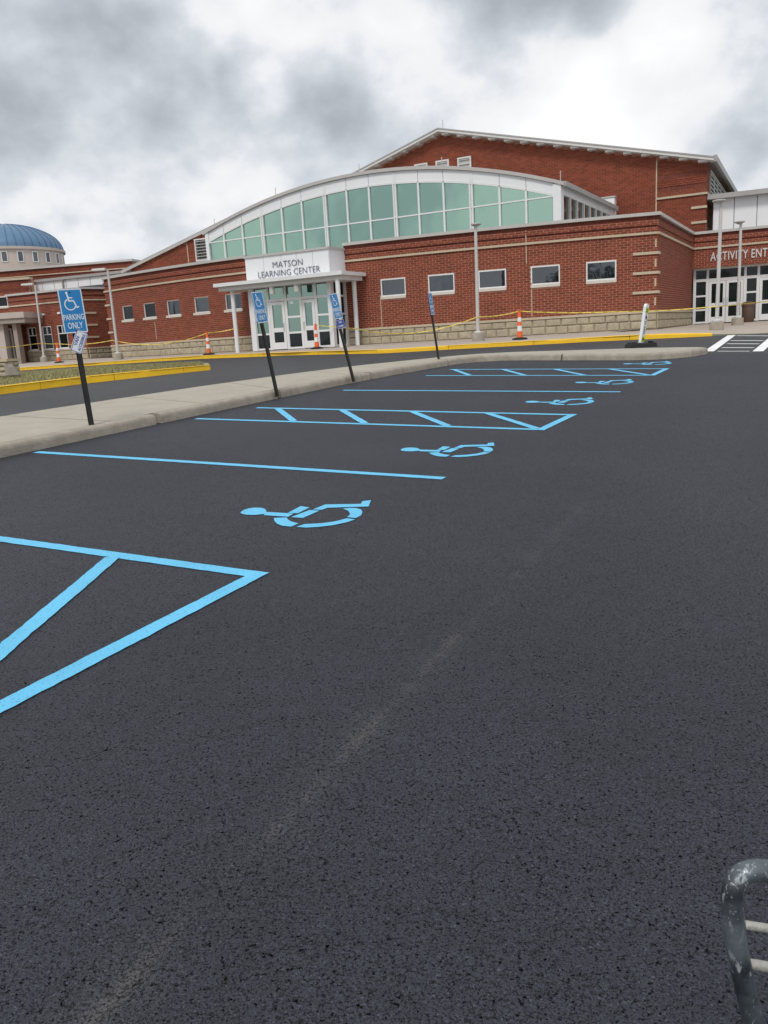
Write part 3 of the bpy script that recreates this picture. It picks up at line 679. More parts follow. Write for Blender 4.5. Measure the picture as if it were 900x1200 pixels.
# ================================================================== BRICK AND STONE BUILDERS
def bricks(mb, W, u0, u1, z0, z1, openings=(), course=0.1, length=0.3, joint=0.023, depth=0.012, rnd=random.Random(1), clip=None, base=0.0, mi=0, inset=0.0):
    """running-bond courses, every brick its own box; openings are (u0,u1,z0,z1); clip(u, z) false leaves bricks out"""
    nr = int(round((z1-z0)/course)); ch = (z1-z0)/nr
    for r in range(nr):
        za = z0+r*ch+joint/2; zb = z0+(r+1)*ch-joint/2; off = (r % 2)*length/2
        k0 = int(math.floor((u0-off)/length)); k1 = int(math.ceil((u1-off)/length))
        spans = []
        for k in range(k0, k1+1):
            a = max(u0, k*length+off+joint/2); c = min(u1, (k+1)*length+off-joint/2)
            if c-a < 0.03: continue
            parts = [(a, c)]
            for (ou0, ou1, oz0, oz1) in openings:
                if zb > oz0+0.01 and za < oz1-0.01:
                    nx = []
                    for (x, y) in parts:
                        if y <= ou0 or x >= ou1: nx.append((x, y)); continue
                        if x < ou0-0.02: nx.append((x, ou0))
                        if y > ou1+0.02: nx.append((ou1, y))
                    parts = nx
            spans += parts
        for a, c in spans:
            if clip and not (clip(a, zb) and clip(c, zb)): continue
            j = rnd.uniform(0, 0.004)
            P = W.P; n1 = base+depth+j; n0 = base-0.01
            mb.hexa([P(a, n1, za), P(c, n1, za), P(c, n0, za), P(a, n0, za), P(a, n1, zb), P(c, n1, zb), P(c, n0, zb), P(a, n0, zb)], mi, ('back',))
def stone_course(W, u0, u1, z0, z1, parent, rnd, lens=(0.42, 0.68), skipu=()):
    u = u0
    while u < u1-0.05:
        l = rnd.uniform(*lens); e = min(u1, u+l)
        if u1-e < 0.25: e = u1
        if not any(a < (u+e)/2 < c for a, c in skipu):
            b = MB(); g_ = 0.009; n1 = 0.04+rnd.uniform(0, 0.02); ua, ub, za, zb = u+g_, e-g_, z0+g_, z1-g_
            k = 0.03+rnd.uniform(0, 0.015); um = (ua+ub)/2+rnd.uniform(-.1, .1)*(ub-ua)
            P = W.P
            b.v += [tuple(P(a, n, z)) for a, n, z in ((ua, 0, za), (ub, 0, za), (ub, 0, zb), (ua, 0, zb), (ua+k, n1, za+k), (ub-k, n1+rnd.uniform(-.012, .012), za+k), (ub-k, n1+rnd.uniform(-.012, .012), zb-k), (ua+k, n1+rnd.uniform(-.012, .012), zb-k), (um, n1+rnd.uniform(.0, .02), (za+zb)/2))]
            for f in ((0, 1, 5, 4), (1, 2, 6, 5), (2, 3, 7, 6), (3, 0, 4, 7), (4, 5, 8), (5, 6, 8), (6, 7, 8), (7, 4, 8)): b.f.append(f); b.m.append(0)
            b.build('stone_block', M['stone'], parent)
        u = e
def stone_base(W, u0, u1, parent, rnd, z0=Z_BASE, z1=Z_STONE, skipu=()):
    """two courses of rough blocks under a limestone cap"""
    segs = [(u0, u1)]
    for a, c in skipu:
        segs = [s for q in segs for s in ((q[0], min(q[1], a)), (max(q[0], c), q[1])) if s[1]-s[0] > 0.1]
    for a, c in segs:
        b = MB(); b.wbox(W, a, c, -0.3, 0.004, z0-0.3, z1-0.1); b.build('stone_backing', M['stonejoint'], parent)
        h = (z1-0.1-z0)
        stone_course(W, a, c, z0-0.02, z0+h*0.5, parent, rnd); stone_course(W, a, c, z0+h*0.5, z1-0.1, parent, rnd)
        b = MB(); b.wbox(W, a, c, -0.3, 0.075, z1-0.1, z1); b.build('stone_cap', M['limestone'], parent)
def top_trim(W, u0, u1, parent, mb_brick, mb_dark, rnd, band=True, z0=Z_BAND, z1=Z_COPE):
    """ledge, two brick stripes between dark recessed courses, metal coping"""
    if band:
        b = MB(); b.wbox(W, u0, u1, -0.1, 0.085, z0-0.045, z0+0.045); b.build('limestone_band', M['limestone'], parent)
    s = z0+0.045; e = z1-0.13; h = e-s
    bricks(mb_brick, W, u0, u1, s, s+h*0.29, rnd=rnd, base=0.0)
    bricks(mb_dark, W, u0, u1, s+h*0.29, s+h*0.43, course=0.1, length=0.1, joint=0.006, rnd=rnd, base=-0.05)
    bricks(mb_brick, W, u0, u1, s+h*0.43, s+h*0.72, rnd=rnd, base=0.03)
    bricks(mb_dark, W, u0, u1, s+h*0.72, e, course=0.1, length=0.1, joint=0.006, rnd=rnd, base=-0.02)
    b = MB(); b.wbox(W, u0, u1, -0.35, 0.0, s, s+h*0.29); b.wbox(W, u0, u1, -0.35, -0.05, s+h*0.29, s+h*0.43); b.wbox(W, u0, u1, -0.35, 0.03, s+h*0.43, s+h*0.72); b.wbox(W, u0, u1, -0.35, -0.02, s+h*0.72, e)
    b.build('frieze_backing', M['mortar'], parent)
def coping(W, u0, u1, parent, z1=Z_COPE, n0=-0.42, n1=0.12):
    b = MB(); b.wbox(W, u0, u1, n0, n1, z1-0.13, z1); b.build('metal_coping', M['coping'], parent)
def wall_body(W, u0, u1, z0, z1, parent, openings=(), thick=0.35, m='mortar'):
    """mortar-coloured wall slab with real holes for the openings"""
    b = MB(); us = sorted({u0, u1, *[o[0] for o in openings], *[o[1] for o in openings]}); us = [u for u in us if u0 <= u <= u1]
    for a, c in zip(us[:-1], us[1:]):
        zs = [(z0, z1)]
        for o in openings:
            if o[0] <= a+1e-6 and o[1] >= c-1e-6:
                zs = [s for q in zs for s in ((q[0], min(q[1], o[2])), (max(q[0], o[3]), q[1])) if s[1]-s[0] > 0.01]
        for s in zs: b.wbox(W, a, c, -thick, 0.0, s[0], s[1])
    return b.build('wall', M[m], parent)
def frame_rect(b, W, u0, u1, z0, z1, w, n0, n1, bottom=None):
    bt = w if bottom is None else bottom
    b.wbox(W, u0, u1, n0, n1, z1-w, z1); b.wbox(W, u0, u1, n0, n1, z0, z0+bt)
    b.wbox(W, u0, u0+w, n0, n1-0.002, z0+bt, z1-w); b.wbox(W, u1-w, u1, n0, n1-0.002, z0+bt, z1-w)
def small_window(W, u0, u1, z0, z1, parent, m='dark_glass', transom=False, sill=True, over=0.1, fw=0.05):
    b = MB(); frame_rect(b, W, u0, u1, z0, z1, fw, -0.16, -0.03 if fw < 0.05 else 0.0)
    if transom:
        zt = z1-(z1-z0)*0.36; b.wbox(W, u0+0.06, u1-0.06, -0.13, -0.004, zt-0.03, zt+0.03); um = (u0+u1)/2; b.wbox(W, um-0.025, um+0.025, -0.13, -0.004, zt+0.03, z1-0.06)
    w = b.build('window', M['mull'], parent)
    b = MB(); b.wbox(W, u0+fw-0.005, u1-fw+0.005, -0.12, -0.08, z0+fw-0.005, z1-fw+0.005); b.build('pane', M[m], w)
    if sill:
        b = MB(); b.wbox(W, u0-over, u1+over, -0.1, 0.07, z0-0.12, z0); b.build('sill', M['sill'], w)
    return w

# ================================================================== FRONT BUILDING (curved brick front)
FB = empty('learning_center', arc.P(arc.len*0.5, -6, Z_BASE), 'long curved red brick school building with a green glass arch and white entrance', 'building')
rb = random.Random(11)
wins = []
for (cx, cy, kind) in [(460.5, 332.6, 0), (516.9, 328.2, 0), (576.7, 322.6, 0), (639, 318.0, 0), (704.5, 313.2, 0), (149.3, 362.8, 1), (175, 360.0, 1), (203, 356.8, 1), (236, 353.4, 1), (273, 349.6, 1)]:
    u, z = arc.px(cx, cy); w = 1.24 if kind == 0 else 1.1
    wins.append((u-w/2, u+w/2, 3.40+0.02, 4.20, kind))
ops = [w[:4] for w in wins]
# entrance box plan
AR = at_y(648.7, 230.0, 37.6); HT = AR.z; AL = at_z(244.7, 284.9, HT)
archW = Wall(AL.xy, AR.xy)
ue, ne = archW.u, archW.n
f0 = arc.P(arc.px(407, 345)[0], 0, 0).xy           # where the right side of the box meets the wall
boxR = f0 + ne*1.45
_w0 = Wall(boxR-ue*8, boxR); uL = _w0.px(290.5, 345)[0]
boxL = boxR-ue*(8-uL); entW = Wall(boxL, boxR)
uA, uB = arc.u_of(*(boxL)), arc.u_of(*f0)
uA = arc.px(291, 350)[0]
ent_open = (uA+0.1, uB-0.05, Z_BASE-1, Z_COPE+1)
wall_body(arc, 0, uA+0.1, Z_STONE-0.05, Z_BAND+0.05, FB, [o for o in ops if o[0] < uA]); wall_body(arc, uB-0.05, arc.len, Z_STONE-0.05, Z_BAND+0.05, FB, [o for o in ops if o[0] > uA])
bb, bd = MB(), MB()
bricks(bb, arc, 0, arc.len, Z_STONE, Z_BAND-0.045, [(o[0], o[1], o[2]-0.13, o[3]) for o in ops]+[ent_open], rnd=rb)
for a, c in ((0, uA+0.1), (uB-0.05, arc.len)):
    top_trim(arc, a, c, FB, bb, bd, rb); coping(arc, a, c+(0.12 if c == arc.len else 0), FB)
stone_base(arc, 0, arc.len, FB, rb, skipu=[(uA+0.1, uB-0.05)])
for i_, w in enumerate(wins): small_window(arc, w[0], w[1], w[2], w[3], FB, 'black_glass' if i_ in (5, 6) else 'dark_glass', over=0.1 if w[4] else 0.005, fw=0.035 if w[4] else 0.055)
# right return wall
wall_body(retW, 0.0, retW.len, Z_STONE-0.05, Z_BAND+0.05, FB)
bricks(bb, retW, 0.02, retW.len, Z_STONE, Z_BAND-0.045, rnd=rb); top_trim(retW, 0.02, retW.len, FB, bb, bd, rb); coping(retW, 0.0, retW.len, FB); stone_base(retW, 0.08, retW.len, FB, rb)
# left end return
lretW = Wall(arc.P(0, 0, 0).xy + Vector((1.5, 6.0)), arc.P(0, 0, 0).xy)
wall_body(lretW, 0, lretW.len, Z_STONE-0.05, Z_BAND+0.05, FB); bricks(bb, lretW, 0, lretW.len, Z_STONE, Z_BAND-0.045, rnd=rb); top_trim(lretW, 0, lretW.len, FB, bb, bd, rb); coping(lretW, 0, lretW.len, FB); stone_base(lretW, 0, lretW.len, FB, rb)
stuff(bb.build('brick', M['brick'], FB)); stuff(bd.build('accent_brick', M['darkbrick'], FB))
# corner quoin bars
for zc in (4.37, 3.58, 2.79):
    b = MB(); b.wbox(arc, arc.len-0.98, arc.len+0.07, 0.0, 0.07, zc-0.055, zc+0.055); b.wbox(retW, 0.0, 0.42, 0.0, 0.07, zc-0.055, zc+0.055); b.build('quoin_bar', M['limestone'], FB)
    b = MB(); b.wbox(arc, -0.07, 0.5, 0.0, 0.07, zc-0.055, zc+0.055); b.wbox(lretW, lretW.len-0.9, lretW.len, 0.0, 0.07, zc-0.055, zc+0.055); b.build('quoin_bar', M['limestone'], FB)
for zc in (4.76, 3.97, 3.18, 2.40):
    b = MB(); b.wbox(arc, arc.len-0.1, arc.len-0.03, 0.0, 0.022, zc-0.16, zc+0.16); b.build('corner_inset', M['limestone'], FB)
# control joints
for (x, y0, y1) in ((448, 346, 383), (617, 270, 309), (623.6, 331, 371), (184, 377, 398)):
    u, za = arc.px(x, y1); _, zb = arc.px(x, y0); b = MB(); b.wbox(arc, u-0.018, u+0.018, 0.0, 0.035 if y0 == 270 else 0.022, max(za, Z_STONE), zb); b.build('control_joint', M['limestone'], FB)
# flat roof behind the parapets
b = MB(); rp = [arc.P(arc.len*k/16, -0.36, 5.55) for k in range(17)]
bk_ = [Vector((IN.x, IN.y, 5.55)), Vector((14, 50, 5.55)), Vector((-10, 62, 5.55)), Vector((arc.P(0, 0, 0).x+1.5, arc.P(0, 0, 0).y+6, 5.55))]
b.face(rp+bk_); b.build('roof', M['roof'], FB)

# ---------------- arched clerestory
def awp(px, py): return archW.px(px, py)
CL = empty('arched_clerestory', archW.P(archW.len/2, -3, 5.55), 'white framed arch of green glass panes rising above the brick front', 'clerestory')
LEN = archW.len
uL0, uR0 = awp(243.5, 285)[0], awp(656.5, 240)[0]
top_px = [(240.5, 271.5), (255, 263), (277, 250.5), (305, 236.5), (330, 226.5), (352, 219.0), (380, 210.5), (410, 203.2), (440, 198.2), (470, 195.8), (500, 195.3), (530, 196.0), (552, 197.3), (580, 199.3), (605, 202.5), (630, 206), (658, 210.8)]
gl_px = [(244.5, 284.2), (264, 273.5), (284, 263), (307, 252.0), (331, 243.3), (354.5, 235.3), (381, 227.6), (407, 221.6), (433, 217.4), (462, 215.0), (492, 213.9), (520.5, 214.2), (551, 215.4), (585.5, 218.6), (616.5, 222.4), (650, 228.3)]
topA = [awp(*q) for q in top_px]; glA = [awp(*q) for q in gl_px]
def interp(tab, u):
    if u <= tab[0][0]: i = 0
    elif u >= tab[-1][0]: i = len(tab)-2
    else: i = max(k for k in range(len(tab)-1) if tab[k][0] <= u)
    (a, x), (c, y) = tab[i], tab[i+1]; return x+(y-x)*(u-a)/(c-a)
# smooth both arches with a fitted quadratic
def quad_fit(tab):
    n = len(tab); S = [sum(t[0]**k for t in tab) for k in range(5)]; T = [sum(t[0]**k*t[1] for t in tab) for k in range(3)]
    Mx = Matrix(((S[0], S[1], S[2]), (S[1], S[2], S[3]), (S[2], S[3], S[4]))); c = Mx.inverted() @ Vector(T); return lambda u: c[0]+c[1]*u+c[2]*u*u
ztop = quad_fit(topA); zgl = quad_fit(glA)
mull_px = [(264, 290), (286, 287), (309.5, 284), (333, 280), (356.5, 276), (383.5, 272), (409, 268), (435, 265), (464.5, 258), (492, 255), (521, 250), (553, 245), (586, 240), (617, 237)]
mu = [awp(*q)[0] for q in mull_px]; major = {2, 5, 8, 11}
ZB = 5.5
edges = [uL0+0.12] + mu + [uR0-0.30]
ZT = HT
MW = 0.045
for i in range(len(edges)-1):
    a = edges[i]+MW*(2.2 if i-1 in major else 1); c = edges[i+1]-MW*(2.2 if i in major else 1)
    for (z0, z1) in ((ZB, ZT-MW*0.7), (ZT+MW*0.7, None)):
        k = 4; lo, up = [], []
        for j in range(k+1):
            u = a+(c-a)*j/k; lo.append((u, z0)); up.append((u, z1 if z1 else max(z0, zgl(u)-0.03)))
        if z1 is None and max(h[1] for h in up)-z0 < 0.06: continue
        b = MB(); poly = [archW.P(u, -0.02, z) for u, z in lo]+[archW.P(u, -0.02, z) for u, z in reversed(up)]
        b.prism(poly, Vector((-archW.n.x*0.03, -archW.n.y*0.03, 0))); b.build('pane', M['green_glass'], CL)
    # white fascia panel above the glass
    b = MB(); k = 4; a2 = edges[i]+0.012; c2 = edges[i+1]-0.012
    lo = [(a2+(c2-a2)*j/k) for j in range(k+1)]
    poly = [archW.P(u, 0.03, zgl(u)+0.05) for u in lo]+[archW.P(u, 0.03, ztop(u)-0.16) for u in reversed(lo)]
    b.prism(poly, Vector((-archW.n.x*0.08, -archW.n.y*0.08, 0))); b.build('fascia_panel', M['panel'], CL)
for i, u in enumerate(mu):
    b = MB(); zt = zgl(u)
    if i in major:
        b.wbox(archW, u-0.095, u-0.03, -0.05, 0.075, ZB, zt+0.03); b.wbox(archW, u+0.03, u+0.095, -0.05, 0.075, ZB, zt+0.03); b.wbox(archW, u-0.03, u+0.03, -0.05, 0.02, ZB, zt+0.03)
    else: b.wbox(archW, u-MW, u+MW, -0.05, 0.06, ZB, zt+0.03)
    b.build('mullion', M['mull'], CL)
    b = MB()
    if i in major: b.wbox(archW, u-0.09, u+0.09, -0.05, 0.045, zt+0.055, ztop(u)-0.17); b.build('fascia_pilaster', M['mull'], CL)
b = MB(); b.wbox(archW, uL0+0.1, uR0-0.29, -0.05, 0.05, ZT-MW*0.7, ZT+MW*0.7); b.build('transom', M['mull'], CL)
b = MB(); k = 48
for j in range(k):
    u0, u1 = edges[0]+(edges[-1]-edges[0])*j/k, edges[0]+(edges[-1]-edges[0])*(j+1)/k
    b.hexa([archW.P(u0, 0.06, zgl(u0)-0.04), archW.P(u1, 0.06, zgl(u1)-0.04), archW.P(u1, -0.06, zgl(u1)-0.04), archW.P(u0, -0.06, zgl(u0)-0.04), archW.P(u0, 0.06, zgl(u0)+0.045), archW.P(u1, 0.06, zgl(u1)+0.045), archW.P(u1, -0.06, zgl(u1)+0.045), archW.P(u0, -0.06, zgl(u0)+0.045)])
b.build('arch_rail', M['mull'], CL, weld=True)
b = MB(); b.wbox(archW, uL0-0.08, uL0+0.13, -0.1, 0.09, ZB, ztop(uL0)-0.13); b.build('end_post', M['panel'], CL)
b = MB(); b.wbox(archW, uR0-0.30, uR0+0.06, -0.35, 0.09, ZB, ztop(uR0)-0.1); b.build('end_post', M['panel'], CL)
# backing behind joints, vaulted roof with grey edge
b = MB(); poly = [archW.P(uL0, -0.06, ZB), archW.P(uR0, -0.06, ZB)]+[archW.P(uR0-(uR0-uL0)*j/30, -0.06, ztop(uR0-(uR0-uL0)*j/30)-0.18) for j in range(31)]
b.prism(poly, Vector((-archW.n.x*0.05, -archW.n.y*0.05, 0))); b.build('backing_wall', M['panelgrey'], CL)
VD = 10.4
b = MB(); k = 40; u0_, u1_ = uL0-0.2, uR0+0.2
for j in range(k):
    a, c = u0_+(u1_-u0_)*j/k, u0_+(u1_-u0_)*(j+1)/k
    b.hexa([archW.P(a, 0.14, ztop(a)-0.15), archW.P(c, 0.14, ztop(c)-0.15), archW.P(c, -VD, ztop(c)-0.17), archW.P(a, -VD, ztop(a)-0.17), archW.P(a, 0.14, ztop(a)), archW.P(c, 0.14, ztop(c)), archW.P(c, -VD, ztop(c)), archW.P(a, -VD, ztop(a))], 0, set() if j in (0, k-1) else {'left', 'right'})
b.build('vault_roof', M['coping'], CL, weld=True)
# right side with a strip of windows, gutter
sideW = Wall(archW.P(uR0+0.03, -0.05, 0).xy, archW.P(uR0+0.03, -VD, 0).xy); zs = ztop(uR0)-0.17
b = MB(); b.wbox(sideW, 0.25, sideW.len, -0.2, 0.0, zs-0.36, zs); b.wbox(sideW, 0.25, sideW.len, -0.2, 0.0, ZB-0.3, ZB+0.05); b.build('side_wall', M['panel'], CL)
nb = 8
for i in range(nb):
    a, c = 0.3+(sideW.len-0.9)*i/nb, 0.3+(sideW.len-0.9)*(i+1)/nb
    b = MB(); b.wbox(sideW, a+0.05, c-0.05, -0.15, -0.08, ZB+0.05, zs-0.36); b.build('side_pane', M['side_glass'], CL)
    b = MB(); b.wbox(sideW, c-0.05, c+0.05, -0.18, 0.02, ZB+0.05, zs-0.36); b.build('side_mullion', M['mull'], CL)
b = MB(); b.wbox(sideW, -0.15, sideW.len-0.4, 0.14, 0.26, zs-0.08, zs+0.12); b.build('gutter', M['roof'], CL)
for px_, py_ in ((250, 262), (322, 229), (420, 201), (517, 195), (656, 210)):
    u, z = awp(px_, py_); b = MB(); b.tube([archW.P(u, -0.1, ztop(u)-0.05), archW.P(u, -0.1, ztop(u)+0.42)], 0.018, 6); b.build('lightning_rod', M['alu'], CL)

# ---------------- entrance box
EN = empty('entrance_pavilion', entW.P(entW.len/2, 0, Z_BASE), 'white panelled entrance box with glass doors below a flat white canopy', 'entrance')
EL = entW.len
zc_top = entW.px(345, 293.5)[1]; zc_bot = entW.px(360, 322)[1]
Z_CAN = zc_bot
# panels of the name board
pu = [0.0] + [entW.px(x, 305)[0] for x in (308.5, 329.5, 347.5, 366.5, 385.8)] + [EL]
b = MB(); b.wbox(entW, 0.01, EL-0.01, -1.3, -0.03, Z_CAN-0.3, zc_top-0.08); b.build('board_core', M['panelgrey'], EN)
for a, c in zip(pu[:-1], pu[1:]):
    b = MB(); b.wbox(entW, a+0.008, c-0.008, -0.05, 0.0, Z_CAN, zc_top-0.1); b.build('panel', M['panel'], EN)
b = MB(); b.wbox(entW, -0.06, EL+0.06, -1.4, 0.06, zc_top-0.1, zc_top); b.build('board_coping', M['coping'], EN)
eside = Wall(boxR, f0)
b = MB(); b.wbox(eside, 0.012, eside.len, -0.05, 0.0, Z_CAN-0.25, zc_top-0.1); b.build('side_panel', M['panel'], EN)
def text(name, s, size, W, uc, n, zb, m, parent, ext=0.01, sx=1.0, bold=0.0, left=False):
    c = bpy.data.curves.new(name, 'FONT'); c.body = s; c.size = size; c.align_x = 'LEFT' if left else 'CENTER'; c.space_character = 1.06 if left else 1.0; c.extrude = ext; c.offset = bold; c.resolution_u = 2
    o = bpy.data.objects.new(name, c); COL.objects.link(o); c.materials.append(m)
    p = W.P(uc, n, zb); X = Vector((W.u.x, W.u.y, 0)); Zv = Vector((0, 0, 1)); Nn = Vector((W.n.x, W.n.y, 0))
    o.matrix_world = Matrix(((X.x*sx, Zv.x, Nn.x, p.x), (X.y*sx, Zv.y, Nn.y, p.y), (X.z*sx, Zv.z, Nn.z, p.z), (0, 0, 0, 1)))
    o = to_mesh(o)
    if parent is not None:
        o.parent = parent; o.matrix_parent_inverse = Matrix.Translation(-parent.location) if parent.type == 'EMPTY' else Matrix.Identity(4)
    return o
um1, zm1 = entW.px(337.5, 313.0); um2, zm2 = entW.px(338.5, 322.5)
text('sign_lettering', 'MATSON', 0.42, entW, um1, 0.02, zm1+0.02, M['letter'], EN, 0.02, 1.02, -0.011)['label'] = 'slate letters reading MATSON'
text('sign_lettering', 'LEARNING CENTER', 0.42, entW, um2, 0.02, zm2, M['letter'], EN, 0.02, 0.96, -0.011)['label'] = 'slate letters reading LEARNING CENTER'
# canopy
cq = 0.80; cpW = Wall(boxL+ne*cq, boxR+ne*cq)
uc0, uc1 = cpW.px(249.5, 333)[0], cpW.px(400.3, 320)[0]
zk = cpW.px(400, 317)[1]
cback = -(cq+1.4)
b = MB(); b.wbox(cpW, uc0, uc1, cback, 0.0, zk-0.16, zk); b.build('canopy_slab', M['mull'], EN)
b = MB(); b.wbox(cpW, uc0+0.15, uc1-0.15, cback+0.1, -0.2, zk-0.36, zk-0.16); b.build('canopy_soffit', M['soffit'], EN)
for (x_, y_) in ((318, 332), (347, 328)):
    u_, z_ = cpW.px(x_, y_, -0.35); b = MB(); b.lathe([(0.13, 0), (0.13, 0.36)], cpW.P(u_, -0.35, zk-0.70), 14); b.build('downlight', M['lamp'], EN, smooth=True)
for (x_, y_, n_) in ((275, 372, -0.5), (398.3, 372, -0.28), (417.3, 372, -1.75)):
    u_, z_ = cpW.px(x_, y_, n_); p = cpW.P(u_, n_, 0); zg = walk_z(p.x, p.y)
    b = MB(); b.tube([(p.x, p.y, zg), (p.x, p.y, zk-0.3)], 0.105, 14); b.build('canopy_column', M['mull'], EN, smooth=True)
# glazed front
zf = walk_z(*entW.P(EL/2, 0, 0).xy)+0.02
def eu(px, py=375): return entW.px(px, py)[0]
def ez(px, py): return entW.px(px, py)[1]
z_tr = ez(350, 349.5); z_gt = Z_CAN-0.1
jl, jr = 0.30, EL-0.22
x1, x2, x3, x4 = eu(315), eu(335.2), eu(353), eu(370.6)
for a, c in ((0.0, jl), (jr, EL)):
    b = MB(); b.wbox(entW, a, c, -0.25, 0.0, zf, Z_CAN); b.build('corner_post', M['mull'], EN)
b = MB()
for x in (x1, x2, x3, x4): b.wbox(entW, x-0.06, x+0.06, -0.18, -0.05, zf, z_gt)
b.wbox(entW, jl, jr, -0.175, -0.055, z_tr-0.06, z_tr+0.06); b.wbox(entW, jl, jr, -0.175, -0.055, z_gt-0.05, z_gt+0.12)
b.build('glazing_frame', M['mull'], EN)
eds = [jl, x1, x2, x3, x4, jr]
for i in range(5):
    a, c = eds[i]+0.06, eds[i+1]-0.06
    if i in (0, 4): a, c = (a-0.06, c) if i == 0 else (a, c+0.06)
    b = MB(); b.wbox(entW, a, c, -0.13, -0.10, z_tr+0.06, z_gt-0.05); b.build('transom_pane', M['entry_glass'], EN)
    if i in (0, 2, 4):
        za, zb = zf+(z_tr-zf)*0.33, zf+(z_tr-zf)*0.645
        b = MB()
        for z in (zf+0.05, za, zb): b.wbox(entW, a, c, -0.17, -0.06, z-0.045, z+0.045)
        b.wbox(entW, a, a+0.02, -0.168, -0.062, zf+0.01, z_tr-0.06); b.wbox(entW, c-0.02, c, -0.168, -0.062, zf+0.01, z_tr-0.06)
        sl = b.build('sidelight', M['mull'], EN)
        for q, (lo_, hi_) in enumerate(((zf+0.095, za-0.045), (za+0.045, zb-0.045), (zb+0.045, z_tr-0.06))):
            b = MB(); b.wbox(entW, a, c, -0.13, -0.10, lo_, hi_); b.build('pane', M['black_glass'] if q == 0 else M['entry_glass'], sl)  # lowest pane near black: dark pavement reflection put into the glass colour
    else:
        zr = zf+(z_tr-zf)*0.40
        b = MB(); frame_rect(b, entW, a+0.015, c-0.015, zf+0.02, z_tr-0.08, 0.14, -0.16, -0.04, bottom=0.32); b.wbox(entW, a+0.155, c-0.155, -0.16, -0.042, zr-0.1, zr+0.1)
        dr = b.build('door', M['mull'], EN)
        b = MB(); b.wbox(entW, a+0.155, c-0.155, -0.12, -0.09, zr+0.1, z_tr-0.22); b.build('pane', M['entry_glass'], dr)
        b = MB(); b.wbox(entW, a+0.155, c-0.155, -0.12, -0.09, zf+0.34, zr-0.1); b.build('pane', M['black_glass'], dr)  # lower door pane coloured dark for the pavement it would mirror
        b = MB(); hx = a+0.09 if i == 3 else c-0.09; p = entW.P(hx, 0.03, 0); b.tube([entW.P(hx, -0.04, zr-0.05), entW.P(hx, 0.03, zr-0.03), entW.P(hx, 0.03, zr+0.28), entW.P(hx, -0.04, zr+0.3)], 0.015, 8); b.build('door_handle', M['alu'], dr)
for (x_, y_, w_, h_) in ((341.3, 354.5, 0.22, 0.13), (366, 379, 0.2, 0.08)):
    u_, z_ = entW.px(x_, y_, -0.08); b = MB(); b.wbox(entW, u_-w_/2, u_+w_/2, -0.098, -0.094, z_-h_/2, z_+h_/2); b.build('door_notice', M['sign_white'], EN)
b = MB(); b.wbox(entW, jl, jr, -0.9, -0.5, zf-0.3, z_gt); b.build('dark_lobby', M['black'], EN)
# glazed right flank of the box
b = MB()
for z in (zf+0.05, z_tr, zf+(z_tr-zf)*0.645): b.wbox(eside, 0.02, eside.len, -0.14, -0.04, z-0.05, z+0.05)
b.wbox(eside, eside.len-0.22, eside.len, -0.15, -0.03, zf, Z_CAN-0.26); b.wbox(eside, eside.len*0.45, eside.len*0.45+0.08, -0.139, -0.041, zf+0.1, Z_CAN-0.26); b.build('flank_frame', M['mull'], EN)
b = MB(); b.wbox(eside, 0.02, eside.len-0.22, -0.12, -0.09, zf, Z_CAN-0.26); b.build('flank_pane', M['black_glass'], EN)

# ================================================================== GYMNASIUM
GA = Vector((18.05, 45.6))
GD = Vector((-0.887, 0.4617))
gymW = Wall(GA+GD*34, GA); GL = gymW.len
GY = empty('gymnasium', gymW.P(GL/2, -15, Z_BASE), 'tall red brick gymnasium with a low pitched gable behind the glass arch', 'building')
def gq(px, py): return gymW.px(px, py)
pk_u, pk_z = gq(517.5, 156.5); re_u, re_z = gq(830.5, 189.5); l_u, l_z = gq(428, 203.5)
sl_r = (re_z-pk_z)/(re_u-pk_u); sl_l = (l_z-pk_z)/(l_u-pk_u)
le_u = pk_u-(re_u-pk_u)*0.98; le_z = pk_z+sl_l*(le_u-pk_u)
groof = lambda u: pk_z+(sl_r if u > pk_u else sl_l)*(u-pk_u)
gu0 = le_u+0.8
b = MB(); poly = [gymW.P(gu0, 0, Z_BASE), gymW.P(GL, 0, Z_BASE), gymW.P(GL, 0, groof(GL)), gymW.P(pk_u, 0, pk_z), gymW.P(gu0, 0, groof(gu0))]
b.prism(poly, Vector((-gymW.n.x*0.4, -gymW.n.y*0.4, 0))); b.build('gable_wall', M['gymmortar'], GY)
rg = random.Random(5); gb, gd = MB(), MB()
uq = gq(769.5, 233)[0]; zq_band = gq(829, 226)[1]
vents = []
for (x0, y0, x1_, y1_) in ((486, 196.5, 501.5, 193.2), (511, 192.5, 526.5, 189.0), (536.5, 189.0, 552.5, 185.0)):
    u0, z0 = gq(x0, y0); u1, z1 = gq(x1_, y0-1.5); vents.append((u0, u1, z0-2.2, gq((x0+x1_)/2, (y0+y1_)/2-3.0)[1]))
vz = (max(v[3] for v in vents))
vents = [(v[0], v[1], gq(495, 190)[1]-1.6, v[3]) for v in vents]
bricks(gb, gymW, gu0, uq-0.06, 5.5, pk_z, vents, rnd=rg, clip=lambda u, z: z < groof(u)-0.05, joint=0.017)
